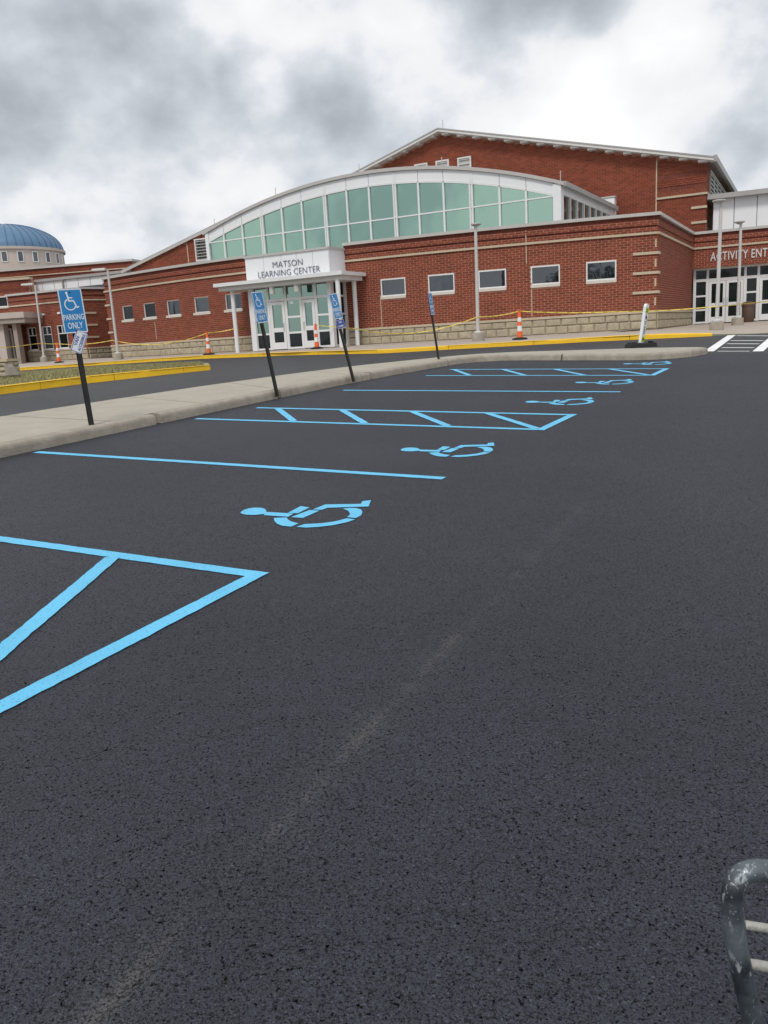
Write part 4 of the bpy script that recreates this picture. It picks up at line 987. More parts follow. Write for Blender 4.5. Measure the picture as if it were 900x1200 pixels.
# corner bay with recessed stripes and ledge
zt1, zt2 = gq(800, 200)[1], gq(800, 216)[1]
h_b = zq_band
bricks(gb, gymW, uq+0.02, GL, 5.5, h_b-0.05, rnd=rg, joint=0.017)
bricks(gb, gymW, uq+0.02, GL, h_b+0.05, h_b+0.32, rnd=rg); bricks(gd, gymW, uq+0.02, GL, h_b+0.32, h_b+0.55, length=0.1, joint=0.006, rnd=rg, base=-0.002, depth=0.006)
bricks(gb, gymW, uq+0.02, GL, h_b+0.55, h_b+0.95, rnd=rg, base=0.03); bricks(gd, gymW, uq+0.02, GL, h_b+0.95, h_b+1.18, length=0.1, joint=0.006, rnd=rg, base=-0.002, depth=0.006)
bricks(gb, gymW, uq+0.02, GL, h_b+1.18, pk_z, rnd=rg, base=0.02, clip=lambda u, z: z < groof(u)-0.05)
b = MB(); b.wbox(gymW, uq, GL+0.06, -0.1, 0.09, h_b-0.05, h_b+0.05); b.build('limestone_band', M['limestone'], GY)
for (x, y) in ((812, 244.0), (812, 261.5)):
    u0, z = gq(810, y); u1 = GL; b = MB(); b.wbox(gymW, u0, u1+0.06, 0, 0.075, z-0.06, z+0.06); b.build('quoin_bar', M['limestone'], GY)
b = MB(); b.wbox(gymW, uq-0.05, uq+0.01, -0.02, 0.02, 5.5, groof(uq)-0.2); b.build('control_joint', M['limestone'], GY)
for v in vents:
    b = MB(); frame_rect(b, gymW, v[0], v[1], v[2], v[3], 0.09, 0.002, 0.09)
    vn = b.build('vent', M['soffit'], GY)
    b = MB(); b.wbox(gymW, v[0]+0.09, v[1]-0.09, 0.003, 0.012, v[2]+0.09, v[3]-0.09); b.build('vent_back', M['louver'], vn)
    nn = 6
    for i in range(nn):
        z = v[2]+0.12+(v[3]-v[2]-0.24)*i/(nn-1); b = MB()
        b.hexa([gymW.P(v[0]+0.09, 0.07, z-0.05), gymW.P(v[1]-0.09, 0.07, z-0.05), gymW.P(v[1]-0.09, 0.05, z-0.05), gymW.P(v[0]+0.09, 0.05, z-0.05), gymW.P(v[0]+0.09, 0.035, z+0.05), gymW.P(v[1]-0.09, 0.035, z+0.05), gymW.P(v[1]-0.09, 0.015, z+0.05), gymW.P(v[0]+0.09, 0.015, z+0.05)])
        b.build('louver_slat', M['louver'], vn)
# right flank running back, with louvres under the eave
GDEP = 42.0
gside = Wall(gymW.P(GL, 0, 0).xy, gymW.P(GL, -GDEP, 0).xy); zE = groof(GL)
wall_body(gside, 0.01, gside.len, Z_BASE, zE, GY, m='gymmortar')
bricks(gb, gside, 0.03, 16, 6.5, zE-0.1, [(1.2, 16, zE-1.75, zE)], rnd=rg)
b = MB(); b.wbox(gside, 0.0, 16, -0.05, 0.08, h_b-0.05, h_b+0.05); b.build('limestone_band', M['limestone'], GY)
for i in range(7):
    a = 1.3+i*2.0; b = MB(); frame_rect(b, gside, a, a+1.9, zE-1.7, zE-0.25, 0.1, 0.01, 0.1); vn = b.build('side_louver', M['louver'], GY)
    b = MB(); b.wbox(gside, a+0.1, a+1.8, 0.012, 0.02, zE-1.6, zE-0.35); b.build('louver_back', M['black'], vn)
    for j in range(6):
        z = zE-1.55+j*0.22; b = MB(); b.wbox(gside, a+0.1, a+1.8, 0.02, 0.09, z, z+0.05); b.build('louver_slat', M['louver'], vn)
stuff(gb.build('brick', M['brick'], GY)); stuff(gd.build('accent_brick', M['darkbrick'], GY))
# roof planes with white rakes
def roof_plane(ua, za, ub, zb, over=0.55):
    b = MB(); t = 0.10; P = gymW.P
    b.hexa([P(ua, over, za), P(ub, over, zb), P(ub, -GDEP, zb), P(ua, -GDEP, za), P(ua, over, za+t), P(ub, over, zb+t), P(ub, -GDEP, zb+t), P(ua, -GDEP, za+t)])
    b.build('roof', M['roof'], GY)
    b = MB(); b.hexa([P(ua, over+0.03, za-0.08), P(ub, over+0.03, zb-0.08), P(ub, over-0.05, zb-0.08), P(ua, over-0.05, za-0.08), P(ua, over+0.03, za+0.10), P(ub, over+0.03, zb+0.10), P(ub, over-0.05, zb+0.10), P(ua, over-0.05, za+0.10)])
    b.build('rake_board', M['soffit'], GY)
    b = MB(); b.hexa([P(ua, over+0.06, za+0.05), P(ub, over+0.06, zb+0.05), P(ub, over+0.031, zb+0.05), P(ua, over+0.031, za+0.05), P(ua, over+0.06, za+0.12), P(ub, over+0.06, zb+0.12), P(ub, over+0.031, zb+0.12), P(ua, over+0.031, za+0.12)])
    b.build('rake_flashing', M['roof'], GY)
    b = MB(); b.hexa([P(ua, over-0.06, za-0.10), P(ub, over-0.06, zb-0.10), P(ub, -0.1, zb-0.10), P(ua, -0.1, za-0.10), P(ua, over-0.06, za-0.002), P(ub, over-0.06, zb-0.002), P(ub, -0.1, zb-0.002), P(ua, -0.1, za-0.002)]); b.build('soffit', M['soffit'], GY)
    n = max(4, int(abs(ub-ua)/0.95))
    for i in range(n):
        u = ua+(ub-ua)*(i+0.5)/n; z = za+(zb-za)*(i+0.5)/n; b = MB(); b.wbox(gymW, u-0.3, u+0.15, 0.0, over-0.1, z-0.17, z-0.06); b.build('soffit_rib', M['soffit'], GY)
re2 = GL+0.38
roof_plane(pk_u, pk_z+0.1, re2, groof(re2)+0.1); roof_plane(le_u-0.5, groof(le_u-0.5)+0.1, pk_u, pk_z+0.1)
b = MB(); b.wbox(gside, -0.5, gside.len, 0.36, 0.52, zE-0.12, zE+0.2); b.build('eave_gutter', M['roof'], GY)
b = MB(); b.tube([gymW.P(pk_u+0.1, 0, pk_z+0.2), gymW.P(pk_u+0.1, 0, pk_z+0.75)], 0.02, 6); b.build('lightning_rod', M['alu'], GY)
# small white rooftop unit beside the arch
uq_, zq_ = gq(717.5, 243); RU = empty('rooftop_unit', gymW.P(uq_, 0.8, 5.55), 'small white rooftop unit beyond the right end of the arch roof', 'vent box')
b = MB(); b.wbox(gymW, uq_-0.38, uq_+0.30, 0.35, 0.9, 5.55, gq(717, 234)[1]); b.build('housing', M['panel'], RU, bevel=0.02)
b = MB(); b.wbox(gymW, uq_-0.43, uq_+0.35, 0.3, 0.95, gq(717, 234)[1], gq(717, 234)[1]+0.06); b.build('cap', M['coping'], RU)

# ---------------- lower gable to the left of the arch
lgW = Wall((-17.2, 57.0), (-17.2+0.914*14, 57.0-0.407*14))
LG = empty('left_gable_block', lgW.P(6, -6, Z_BASE), 'sloping red brick gable end left of the glass arch', 'building')
la, lb = lgW.px(151, 315.5), lgW.px(249, 267.0)
sl = (lb[1]-la[1])/(lb[0]-la[0]); zl = lambda u: la[1]+sl*(u-la[0])
ue1 = lb[0]+5.5
b = MB(); b.prism([lgW.P(la[0]+0.2, 0, Z_BASE), lgW.P(ue1, 0, Z_BASE), lgW.P(ue1, 0, zl(lb[0])+0.3), lgW.P(lb[0]+1, 0, zl(lb[0]+1)), lgW.P(la[0]+0.2, 0, zl(la[0]+0.2))], Vector((-lgW.n.x*0.4, -lgW.n.y*0.4, 0))); b.build('gable_wall', M['gymmortar'], LG)
b = MB(); bricks(b, lgW, la[0]+0.2, lb[0]+0.9, 5.2, zl(lb[0])+0.4, rnd=rg, clip=lambda u, z: z < zl(u)-0.04); stuff(b.build('brick', M['brick'], LG))
P = lgW.P
b = MB(); ua, ub = la[0]-0.5, lb[0]+1.2
b.hexa([P(ua, 0.15, zl(ua)), P(ub, 0.15, zl(ub)), P(ub, -14, zl(ub)), P(ua, -14, zl(ua)), P(ua, 0.15, zl(ua)+0.12), P(ub, 0.15, zl(ub)+0.12), P(ub, -14, zl(ub)+0.12), P(ua, -14, zl(ua)+0.12)]); b.build('roof', M['roof'], LG)
b = MB(); b.hexa([P(ua, 0.18, zl(ua)-0.10), P(ub, 0.18, zl(ub)-0.10), P(ub, 0.1, zl(ub)-0.10), P(ua, 0.1, zl(ua)-0.10), P(ua, 0.18, zl(ua)+0.06), P(ub, 0.18, zl(ub)+0.06), P(ub, 0.1, zl(ub)+0.06), P(ua, 0.1, zl(ua)+0.06)]); b.build('rake_board', M['coping'], LG)
for (x, y0, y1) in ((219, 285, 305),):
    u, z = lgW.px(x, y0); b = MB(); b.wbox(lgW, u-0.03, u+0.03, 0, 0.02, 5.2, z); b.build('control_joint', M['limestone'], LG)
# hooded vent on that gable
u, z = lgW.px(238, 292); HV = empty('hooded_vent', lgW.P(u, 0.1, z-0.6), 'pale louvred hood on the brick gable beside the arch', 'vent')
b = MB(); frame_rect(b, lgW, u-0.35, u+0.6, z-0.75, z+0.6, 0.08, 0.02, 0.4); b.build('frame', M['soffit'], HV)
for j in range(7):
    zz = z-0.68+j*0.18; b = MB(); b.wbox(lgW, u-0.27, u+0.52, 0.05, 0.38, zz+0.02, zz+0.06); b.build('louver_slat', M['louver'], HV)
b = MB(); b.wbox(lgW, u-0.27, u+0.52, 0.015, 0.045, z-0.67, z+0.52); b.build('back_plate', M['louver'], HV)

# ================================================================== ACTIVITY ENTRANCE WING
AW = empty('activity_wing', actW.P(5, -3, Z_BASE), 'red brick wing lettered ACTIVITY ENTRANCE above a row of glass doors', 'building')
ALN = 22.0
z_hd = actW.px(850, 311.9)[1]
wall_body(actW, 0, ALN, z_hd, Z_BAND+0.05, AW)
ab_, ad_ = MB(), MB()
bricks(ab_, actW, 0.02, ALN, z_hd, Z_BAND-0.045, rnd=rb); top_trim(actW, 0.02, ALN, AW, ab_, ad_, rb); coping(actW, 0.0, ALN, AW)
stuff(ab_.build('brick', M['brick'], AW)); stuff(ad_.build('accent_brick', M['darkbrick'], AW))
b = MB(); b.wbox(actW, 0, ALN, -1.2, -0.36, z_hd-0.02, z_hd+0.3); b.build('soffit', M['soffit'], AW)
# letters
ta, tz = actW.px(832.5, 306.0); tb, _ = actW.px(900, 299.5); ta2, tz2 = actW.px(878, 300.8)
tt = text('wall_lettering', 'ACTIVITY ENTRANCE', 0.60, actW, 0, 0.035, tz+0.04, M['steel_letter'], None, 0.03, 0.66, 0.006, True); tt['label'] = 'pale raised letters reading ACTIVITY ENTRANCE'
p = actW.P(ta, 0.035, tz); tt.matrix_world.translation = p
tt.parent = AW; tt.matrix_parent_inverse = Matrix.Translation(-AW.location)
# glazing set back under the header
gN = -0.45
agW = Wall(actW.P(0, gN, 0).xy, actW.P(10, gN, 0).xy)
zfl = walk_z(*agW.P(3, 0, 0).xy)+0.03
def au(px, py): return agW.px(px, py)[0]
def az(px, py): return agW.px(px, py)[1]
v = [0.12, au(828.8, 350), au(850.3, 350), au(872.6, 350), au(888.0, 350)]
dw = v[3]-v[1]; v += [v[4]+dw/2, v[4]+dw, v[4]+dw+1.1, v[4]+1.5*dw+1.1, v[4]+2*dw+1.1]
zt = az(850, 326.7)
b = MB(); 
for i, x in enumerate(v):
    if i in (2, 5, 8): continue
    b.wbox(agW, x-0.06, x+0.06, -0.15, 0.0, zfl, z_hd)
b.wbox(agW, v[0]-0.06, v[-1]+0.06, -0.148, -0.003, zt-0.07, zt+0.07); b.wbox(agW, v[0]-0.06, v[-1]+0.06, -0.148, -0.003, z_hd-0.1, z_hd-0.022)
b.build('glazing_frame', M['mull'], AW)
for i in range(len(v)-1):
    a, c = v[i]+0.06, v[i+1]-0.06
    if i in (1, 4, 7): c = v[i+1]
    if i in (2, 5, 8): a = v[i]
    b = MB(); b.wbox(agW, a, c, -0.10, -0.07, zt+0.07, z_hd-0.1); b.build('transom_pane', M['black_glass'], AW)
    if i in (0, 3, 6):
        h = zt-0.07-zfl; b = MB(); zz = [zfl+0.06, zfl+h*0.33, zfl+h*0.66]
        if i: zz = [zfl+0.06, zfl+h*0.68]
        for z in zz: b.wbox(agW, a, c, -0.14, -0.01, z-0.045, z+0.045)
        b.wbox(agW, a, a+0.02, -0.138, -0.012, zfl+0.02, zt-0.07); b.wbox(agW, c-0.02, c, -0.138, -0.012, zfl+0.02, zt-0.07)
        s_ = b.build('sidelight', M['mull'], AW); zz.append(zt-0.07+0.045)
        for lo_, hi_ in zip(zz[:-1], zz[1:]):
            b = MB(); b.wbox(agW, a, c, -0.10, -0.07, lo_+0.045, hi_-0.045); b.build('pane', M['black_glass'], s_)
    else:
        a2, c2 = a+0.01, c-0.01; h = zt-0.09-zfl; zr = zfl+h*0.44
        b = MB(); frame_rect(b, agW, a2, c2, zfl+0.02, zt-0.08, 0.13, -0.13, -0.008, bottom=0.30); b.wbox(agW, a2+0.13, c2-0.13, -0.13, -0.01, zr-0.09, zr+0.09)
        d_ = b.build('door', M['mull'], AW)
        b = MB(); b.wbox(agW, a2+0.13, c2-0.13, -0.09, -0.06, zr+0.09, zt-0.21); b.build('pane', M['black_glass'], d_)
        b = MB(); b.wbox(agW, a2+0.13, c2-0.13, -0.09, -0.06, zfl+0.32, zr-0.09); b.build('pane', M['black_glass'], d_)
        hx = c2-0.07 if i in (1, 4, 7) else a2+0.07
        b = MB(); b.tube([agW.P(hx, -0.01, zr), agW.P(hx, 0.06, zr+0.02), agW.P(hx, 0.06, zr+0.32), agW.P(hx, -0.01, zr+0.34)], 0.016, 8); b.build('door_handle', M['alu'], d_)
b = MB(); b.wbox(agW, 0.1, ALN, -2.0, -1.2, zfl-0.2, z_hd); b.build('dark_lobby', M['black'], AW)
b = MB(); b.wbox(actW, v[-1]+0.2, ALN, -0.6, -0.05, Z_BASE-0.3, z_hd); b.build('brick_pier', M['brick'], AW)
# white clerestory above
cw = Wall(actW.P(0, -2.2, 0).xy, actW.P(20, -2.2, 0).xy)
c0 = cw.px(835.5, 250)[0]; zc1 = cw.px(868, 228.5)[1]
xs = [c0]+[cw.px(x, 250)[0] for x in (860.2, 887.0)]; st = xs[2]-xs[1]
while xs[-1] < 20: xs.append(xs[-1]+st)
for a, c in zip(xs[:-1], xs[1:]):
    b = MB(); b.wbox(cw, a+0.02, c-0.02, -0.08, 0.0, 5.4, zc1-0.1); b.build('panel', M['panel'], AW)
b = MB(); b.wbox(cw, xs[0], xs[-1], -0.4, -0.05, 5.3, zc1-0.1); b.build('clerestory_core', M['panelgrey'], AW)
b = MB(); b.wbox(cw, c0-0.3, xs[-1], -6, 0.45, zc1-0.1, zc1+0.14); b.build('roof_edge', M['roof'], AW)
b = MB(); b.wbox(actW, 0, ALN, -6, -0.36, 5.3, 5.5); b.build('roof', M['roof'], AW)

# ================================================================== LEFT WING
LW = empty('left_wing', lw1.P(lw1.len*0.5, -4, Z_BASE), 'red brick side wing with three upright windows behind the blue sign', 'building')
lops = []
for (x0, x1_, yt, yb) in ((33.3, 43.5, 384, 406.5), (50.6, 61.4, 382.2, 405.5), (68.4, 79.5, 380.8, 404.5)):
    a = lw1.px(x0, 395)[0]; c = lw1.px(x1_, 395)[0]; lops.append((a, c, 2.12, lw1.px((x0+x1_)/2, yt)[1]))
ztw = sum(o[3] for o in lops)/3; lops = [(o[0], o[1], Z_STONE+0.05, ztw) for o in lops]
wb, wd = MB(), MB()
wall_body(lw1, 0, lw1.len, Z_STONE-0.05, Z_BAND+0.05, LW, lops); bricks(wb, lw1, 0, lw1.len, Z_STONE, Z_BAND-0.045, lops, rnd=rb); top_trim(lw1, 0, lw1.len, LW, wb, wd, rb); coping(lw1, -0.1, lw1.len+0.1, LW)
stone_base(lw1, lw1.px(25, 415)[0], lw1.len, LW, rb)
wall_body(lw2, 0, 6, Z_STONE-0.05, Z_BAND+0.05, LW); bricks(wb, lw2, 0.02, 6, Z_STONE, Z_BAND-0.045, rnd=rb); top_trim(lw2, 0.02, 6, LW, wb, wd, rb); coping(lw2, 0, 6, LW); stone_base(lw2, 0.08, 6, LW, rb)
for o in lops: small_window(lw1, *o, LW, 'black_glass', transom=True, sill=False)
for o in lops: 
    b = MB(); b.wbox(lw1, o[0]-0.06, o[1]+0.06, -0.1, 0.09, Z_STONE, Z_STONE+0.07); b.build('sill', M['mull'], LW)
for zc in (4.30, 3.52, 2.72):
    b = MB(); b.wbox(lw2, 0.0, 0.95, 0, 0.08, zc-0.06, zc+0.06); b.wbox(lw1, lw1.len-0.45, lw1.len+0.07, 0, 0.08, zc-0.06, zc+0.06); b.build('quoin_bar', M['limestone'], LW)
for (x, y) in ((34, 370.3), (51.5, 368.5), (70, 366.8)):
    u, z = lw1.px(x, y); b = MB(); b.wbox(lw1, u-0.12, u+0.12, 0, 0.12, z-0.06, z+0.06); b.build('wall_light', M['panel'], LW)
stuff(wb.build('brick', M['brick'], LW)); stuff(wd.build('accent_brick', M['darkbrick'], LW))
# white clerestory behind the parapet
wcW = Wall(at_y(36, 335, 62).xy, at_y(165, 325, 58.5).xy); wl = wcW.len
ta_, tb_ = wcW.px(36, 331.0)[1], wcW.px(165, 317.0)[1]
n = 9
for i in range(n):
    a, c = wl*i/n, wl*(i+1)/n; za, zb_ = ta_+(tb_-ta_)*i/n-0.05, ta_+(tb_-ta_)*(i+1)/n-0.05
    b = MB(); b.prism([wcW.P(a+0.02, 0, 4.9), wcW.P(c-0.02, 0, 4.9), wcW.P(c-0.02, 0, zb_), wcW.P(a+0.02, 0, za)], Vector((-wcW.n.x*0.1, -wcW.n.y*0.1, 0))); b.build('clerestory_panel', M['panel'], LW)
b = MB(); b.prism([wcW.P(-0.2, 0.15, ta_-0.05), wcW.P(wl, 0.15, tb_-0.05), wcW.P(wl, 0.15, tb_+0.13), wcW.P(-0.2, 0.15, ta_+0.13)], Vector((-wcW.n.x*8, -wcW.n.y*8, 0))); b.build('clerestory_roof', M['roof'], LW)
a_, b__ = wcW.px(93, 338)[0], wcW.px(128, 334)[0]
b = MB(); b.wbox(wcW, a_, b__, 0.01, 0.03, 5.2, wcW.px(110, 334.2)[1]); b.build('clerestory_glass', M['dark_glass'], LW)
b = MB(); ud = wcW.px(75, 335)[0]; b.tube([wcW.P(ud, 0.1, 5.0), wcW.P(ud, 0.1, wcW.px(75, 327)[1])], 0.06, 8); b.build('downpipe', M['brown'], LW)

# ================================================================== ENTRY BLOCK AND DOMED ROTUNDA (far left)
EB = empty('entry_block', (-30, 60, Z_BASE), 'red brick entry block with a taupe canopy and dark door at far left', 'building')
ebW = Wall(at_y(-90, 360, 62.0).xy, at_y(36, 345, 61.0).xy)
ezt = ebW.px(20, 326.5)[1]
wo = (ebW.px(-6, 350)[0], ebW.px(8.5, 350)[0], ebW.px(4, 359.5)[1], ebW.px(4, 347.5)[1])
eb_, ed_ = MB(), MB()
wall_body(ebW, 0, ebW.len, Z_BASE, ezt-0.1, EB, [wo]); bricks(eb_, ebW, 0, ebW.len, 3.4, ezt-0.9, [wo], rnd=rb)
bricks(ed_, ebW, 0, ebW.len, ezt-0.9, ezt-0.68, length=0.1, joint=0.006, rnd=rb); bricks(eb_, ebW, 0, ebW.len, ezt-0.68, ezt-0.4, rnd=rb, base=0.02); bricks(ed_, ebW, 0, ebW.len, ezt-0.4, ezt-0.1, length=0.1, joint=0.006, rnd=rb)
b = MB(); b.wbox(ebW, -0.1, ebW.len+0.1, -0.4, 0.12, ezt-0.1, ezt+0.05); b.build('coping', M['limestone'], EB)
small_window(ebW, *wo, EB, 'black_glass', sill=True)
esd = Wall(ebW.P(ebW.len, 0, 0).xy, ebW.P(ebW.len, -8, 0).xy); wall_body(esd, 0.01, 8, Z_BASE, ezt-0.1, EB); bricks(eb_, esd, 0.03, 8, 3.4, ezt-0.9, rnd=rb)
stuff(eb_.build('brick', M['brick'], EB)); stuff(ed_.build('accent_brick', M['darkbrick'], EB))
ecW = Wall(at_y(-90, 375, 56.5).xy, at_y(28, 370, 55.5).xy)
z1, z2 = ecW.px(15, 366.0)[1], ecW.px(15, 378.8)[1]
b = MB(); b.wbox(ecW, 0, ecW.len, -4.5, 0.0, z2, (z1+z2)/2-0.03); b.build('canopy', M['brown'], EB)
b = MB(); b.wbox(ecW, 0, ecW.len+0.05, -4.5, 0.1, (z1+z2)/2-0.03, z1); b.build('canopy_fascia', M['drum'], EB)
for (x, m_, w) in ((2.5, 'drum', 0.27), (20.0, 'brown', 0.14)):
    u = ecW.px(x, 395, -0.5)[0]; b = MB(); b.wbox(ecW, u-w, u+w, -0.9, -0.35, Z_BASE-0.4, z2); b.build('canopy_post', M[m_], EB)
edW = Wall(at_y(-90, 395, 58.5).xy, at_y(26, 392, 58.0).xy)
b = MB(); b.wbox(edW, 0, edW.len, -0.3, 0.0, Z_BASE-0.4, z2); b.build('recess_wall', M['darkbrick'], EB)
a, c = edW.px(3.5, 395)[0], edW.px(15.5, 395)[0]; zt_ = edW.px(8, 385)[1]
b = MB(); frame_rect(b, edW, a, c, Z_BASE-0.05, zt_, 0.1, 0.002, 0.1); dd = b.build('door', M['drum'], EB)
b = MB(); b.wbox(edW, a+0.1, c-0.1, 0.003, 0.05, Z_BASE+0.05, zt_-0.1); b.build('pane', M['black_glass'], dd)

RB = empty('rotunda_block', (-30, 68, Z_BASE), 'flat topped red brick block below the blue dome', 'building')
rbW = Wall(at_y(-110, 330, 70.0).xy, at_y(156, 318, 66.0).xy); rzt = rbW.px(60, 312.2)[1]
rr, rd = MB(), MB()
wall_body(rbW, 0, rbW.len, Z_BASE, rzt-0.1, RB, m='gymmortar')
bricks(rr, rbW, 0, rbW.len, 5.2, rzt-0.9, rnd=rb); bricks(rd, rbW, 0, rbW.len, rzt-0.9, rzt-0.6, length=0.15, joint=0.006, rnd=rb); bricks(rr, rbW, 0, rbW.len, rzt-0.6, rzt-0.3, rnd=rb, base=0.02)
bricks(rd, rbW, 0, rbW.len, rzt-0.3, rzt-0.12, length=0.15, joint=0.006, rnd=rb)
stuff(rr.build('brick', M['brick'], RB)); stuff(rd.build('accent_brick', M['darkbrick'], RB))
b = MB(); b.wbox(rbW, -0.1, rbW.len+0.1, -10, 0.15, rzt-0.1, rzt+0.06); b.build('coping', M['coping'], RB)
b = MB(); b.wbox(rbW, 0, rbW.len, -0.1, 0.1, rzt-0.62, rzt-0.55); b.build('limestone_band', M['limestone'], RB)

DC = at_y(8.5, 300, 78.0); rim = (at_y(71.3, 294, 78.0)-at_y(8.5, 300, 78.0)).length
DM = empty('domed_rotunda', (DC.x, DC.y, Z_BASE), 'beige drum with small windows under a ribbed blue dome', 'rotunda')
zd0 = at_y(8, 313, 73).z-2.5; zd1 = at_y(8, 290.5, 73).z; zap = at_y(8, 263.8, 78).z
b = MB(); b.lathe([(rim*0.985, 0), (rim*0.985, zd1-zd0)], (DC.x, DC.y, zd0), 64); b.build('drum_wall', M['drum'], DM, smooth=True)
b = MB(); b.lathe([(rim*0.99, 0), (rim*1.02, 0.0), (rim*1.02, 0.22), (rim*0.96, 0.26)], (DC.x, DC.y, zd1), 64); b.build('dome_rim', M['drum'], DM, smooth=True)
hh = zap-zd1-0.2; b = MB(); b.lathe([(rim*1.0*math.cos(t), hh*math.sin(t)) for t in [math.pi/2*k/16 for k in range(16)]]+[(0.05, hh)], (DC.x, DC.y, zd1+0.2), 64); b.build('dome_shell', M['dome'], DM, smooth=True)
ribm = mat('dome_seam', (0.05, 0.13, 0.27), 0.5, 0.1)
for k in range(44):
    t0 = 2*math.pi*k/44
    if math.sin(t0) > 0.25: continue
    b = MB(); pts = [Vector((DC.x+(rim*math.cos(t)+0.03)*math.cos(t0), DC.y+(rim*math.cos(t)+0.03)*math.sin(t0), zd1+0.2+(hh+0.03)*math.sin(t))) for t in [math.pi/2*0.97*j/12 for j in range(13)]]
    b.tube(pts, 0.022, 5); b.build('dome_seam', ribm, DM)
for k in range(24):
    t0 = 2*math.pi*(k+0.35)/24
    if math.sin(t0) > 0.3: continue
    c_ = Vector((DC.x+rim*0.985*math.cos(t0), DC.y+rim*0.985*math.sin(t0))); tg = Vector((-math.sin(t0), math.cos(t0)))
    w = Wall(c_-tg*0.25, c_+tg*0.25); b = MB(); zc = zd1-0.62
    frame_rect(b, w, 0, w.len, zc-0.46, zc+0.44, 0.05, -0.1, 0.06); f_ = b.build('window', M['mull'], DM)
    b = MB(); b.wbox(w, 0.05, w.len-0.05, -0.05, 0.03, zc-0.41, zc+0.39); b.build('pane', M['dark_glass'], f_)

# ================================================================== STREET FURNITURE
# ---------------- lamp posts
def lamp(px_b, py_b, Y, px_t, py_t, head_w, head_dx, label, arm=False):
    p = at_y(px_b, py_b, Y); zg = walk_z(p.x, p.y)
    top = at_y(px_t, py_t, Y); p.z = zg; h = top.z-zg
    o = empty('lamp_post', p, label, 'street lamp', 'pale lamp posts along the sidewalk')
    b = MB(); b.lathe([(0.26, -0.1), (0.26, 0.30), (0.24, 0.33)], p, 16); b.build('concrete_footing', M['kerbconc'], o, smooth=True)
    b = MB(); b.lathe([(0.17, 0.33), (0.17, 0.37), (0.09, 0.42)], p, 16); b.build('base_cover', M['lamp'], o, smooth=True)
    tl = Vector((top.x-p.x, 0, h)); b = MB(); b.tube([p+Vector((0, 0, 0.36)), p+tl*0.5, p+tl], [0.075, 0.068, 0.058], 14); b.build('pole', M['lamp'], o, smooth=True)
    c = p+tl+Vector((head_dx, 0, 0)); r = head_w/2
    if arm:
        b = MB(); b.hexa([c+Vector((-r, -0.16, 0.0)), c+Vector((r, -0.16, 0.0)), c+Vector((r, 0.16, 0.0)), c+Vector((-r, 0.16, 0.0)), c+Vector((-r*0.9, -0.13, 0.12)), c+Vector((r, -0.13, 0.14)), c+Vector((r, 0.13, 0.14)), c+Vector((-r*0.9, 0.13, 0.12))]); hd = b.build('lamp_head', M['lamp'], o, bevel=0.02)
        b = MB(); b.box((c.x-r*0.8, c.y-0.11, c.z-0.015), (c.x+r*0.5, c.y+0.11, c.z+0.002)); b.build('lens', M['lens'], hd)
    else:
        b = MB(); b.lathe([(0.05, -0.05), (r*0.5, -0.015), (r*0.97, 0.03), (r, 0.055), (r*0.93, 0.08), (r*0.5, 0.10), (0.03, 0.105)], c, 24); hd = b.build('lamp_head', M['lamphead'], o, smooth=True)
        b = MB(); b.lathe([(r*0.3, -0.045), (r*0.52, -0.022), (r*0.5, -0.018)], c, 20); b.build('lens', M['lens'], hd, smooth=True)
    return p
lampA = lamp(52.3, 425, 56.5, 41.0, 334, 0.78, -0.50, 'pale lamp post with a flat arm head, before the three upright windows', True)
lampB = lamp(139.0, 420.5, 46.0, 126.2, 317, 0.74, -0.48, 'pale lamp post with a flat arm head, at the curved front\'s left end', True)
lampC = lamp(560.5, 400.5, 34.5, 557.2, 264.5, 0.42, 0.02, 'pale lamp post with a round head, before the middle of the curved brick front')
lampD = lamp(839.8, 384.5, 32.3, 845.2, 237, 0.50, -0.08, 'taller of the two lamp posts in front of the activity doors')
lampE = lamp(864.2, 379.5, 38.5, 868.3, 261.5, 0.46, -0.06, 'shorter lamp post farther back in front of the activity doors')

# ---------------- tall traffic cones
def cone(px, py, Y, h, label):
    p = at_y(px, py, Y); p.z = walk_z(p.x, p.y)+0.006
    o = empty('delineator_cone', p, label, 'traffic cone', 'tall orange and white delineators along the sidewalk')
    b = MB(); k = 8; b.lathe([(0.30, 0), (0.30, 0.05), (0.14, 0.085)], p, k); b.build('base', M['rubber'], o)
    R = lambda t: 0.115-0.065*t
    bands = [(0.07, 0.28, 'orange'), (0.28, 0.46, 'reflective'), (0.46, 0.60, 'orange'), (0.60, 0.74, 'reflective'), (0.74, 0.93, 'orange')]
    b = MB(); b.lathe([(R(0.06), 0.07*h), (R(0.93), 0.93*h), (0.03, 0.935*h), (0.03, 0.965*h), (0.055, 0.97*h), (0.055, h), (0.02, h+0.005)], p, 18); bd_ = b.build('body', M['orange'], o, smooth=True)
    for a, c, m in bands:
        if m == 'reflective': b = MB(); b.lathe([(R(a)+0.004, a*h), (R(c)+0.004, c*h)], p, 18); b.build('reflective_band', M[m], bd_, smooth=True)
    return p+Vector((0, 0, h*0.95))
coneA = cone(69.5, 425, 50.0, 1.18, 'orange cone by the sign post, before the three upright windows')
coneB = cone(244.8, 414.2, 41.0, 1.10, 'orange cone before the curved wall, left of the entrance canopy')
coneC = cone(371.5, 408.2, 38.2, 1.12, 'orange cone standing in front of the right entrance door')
coneD = cone(609.2, 399.0, 32.6, 1.14, 'orange cone between the round headed lamp and the lime marker sign')

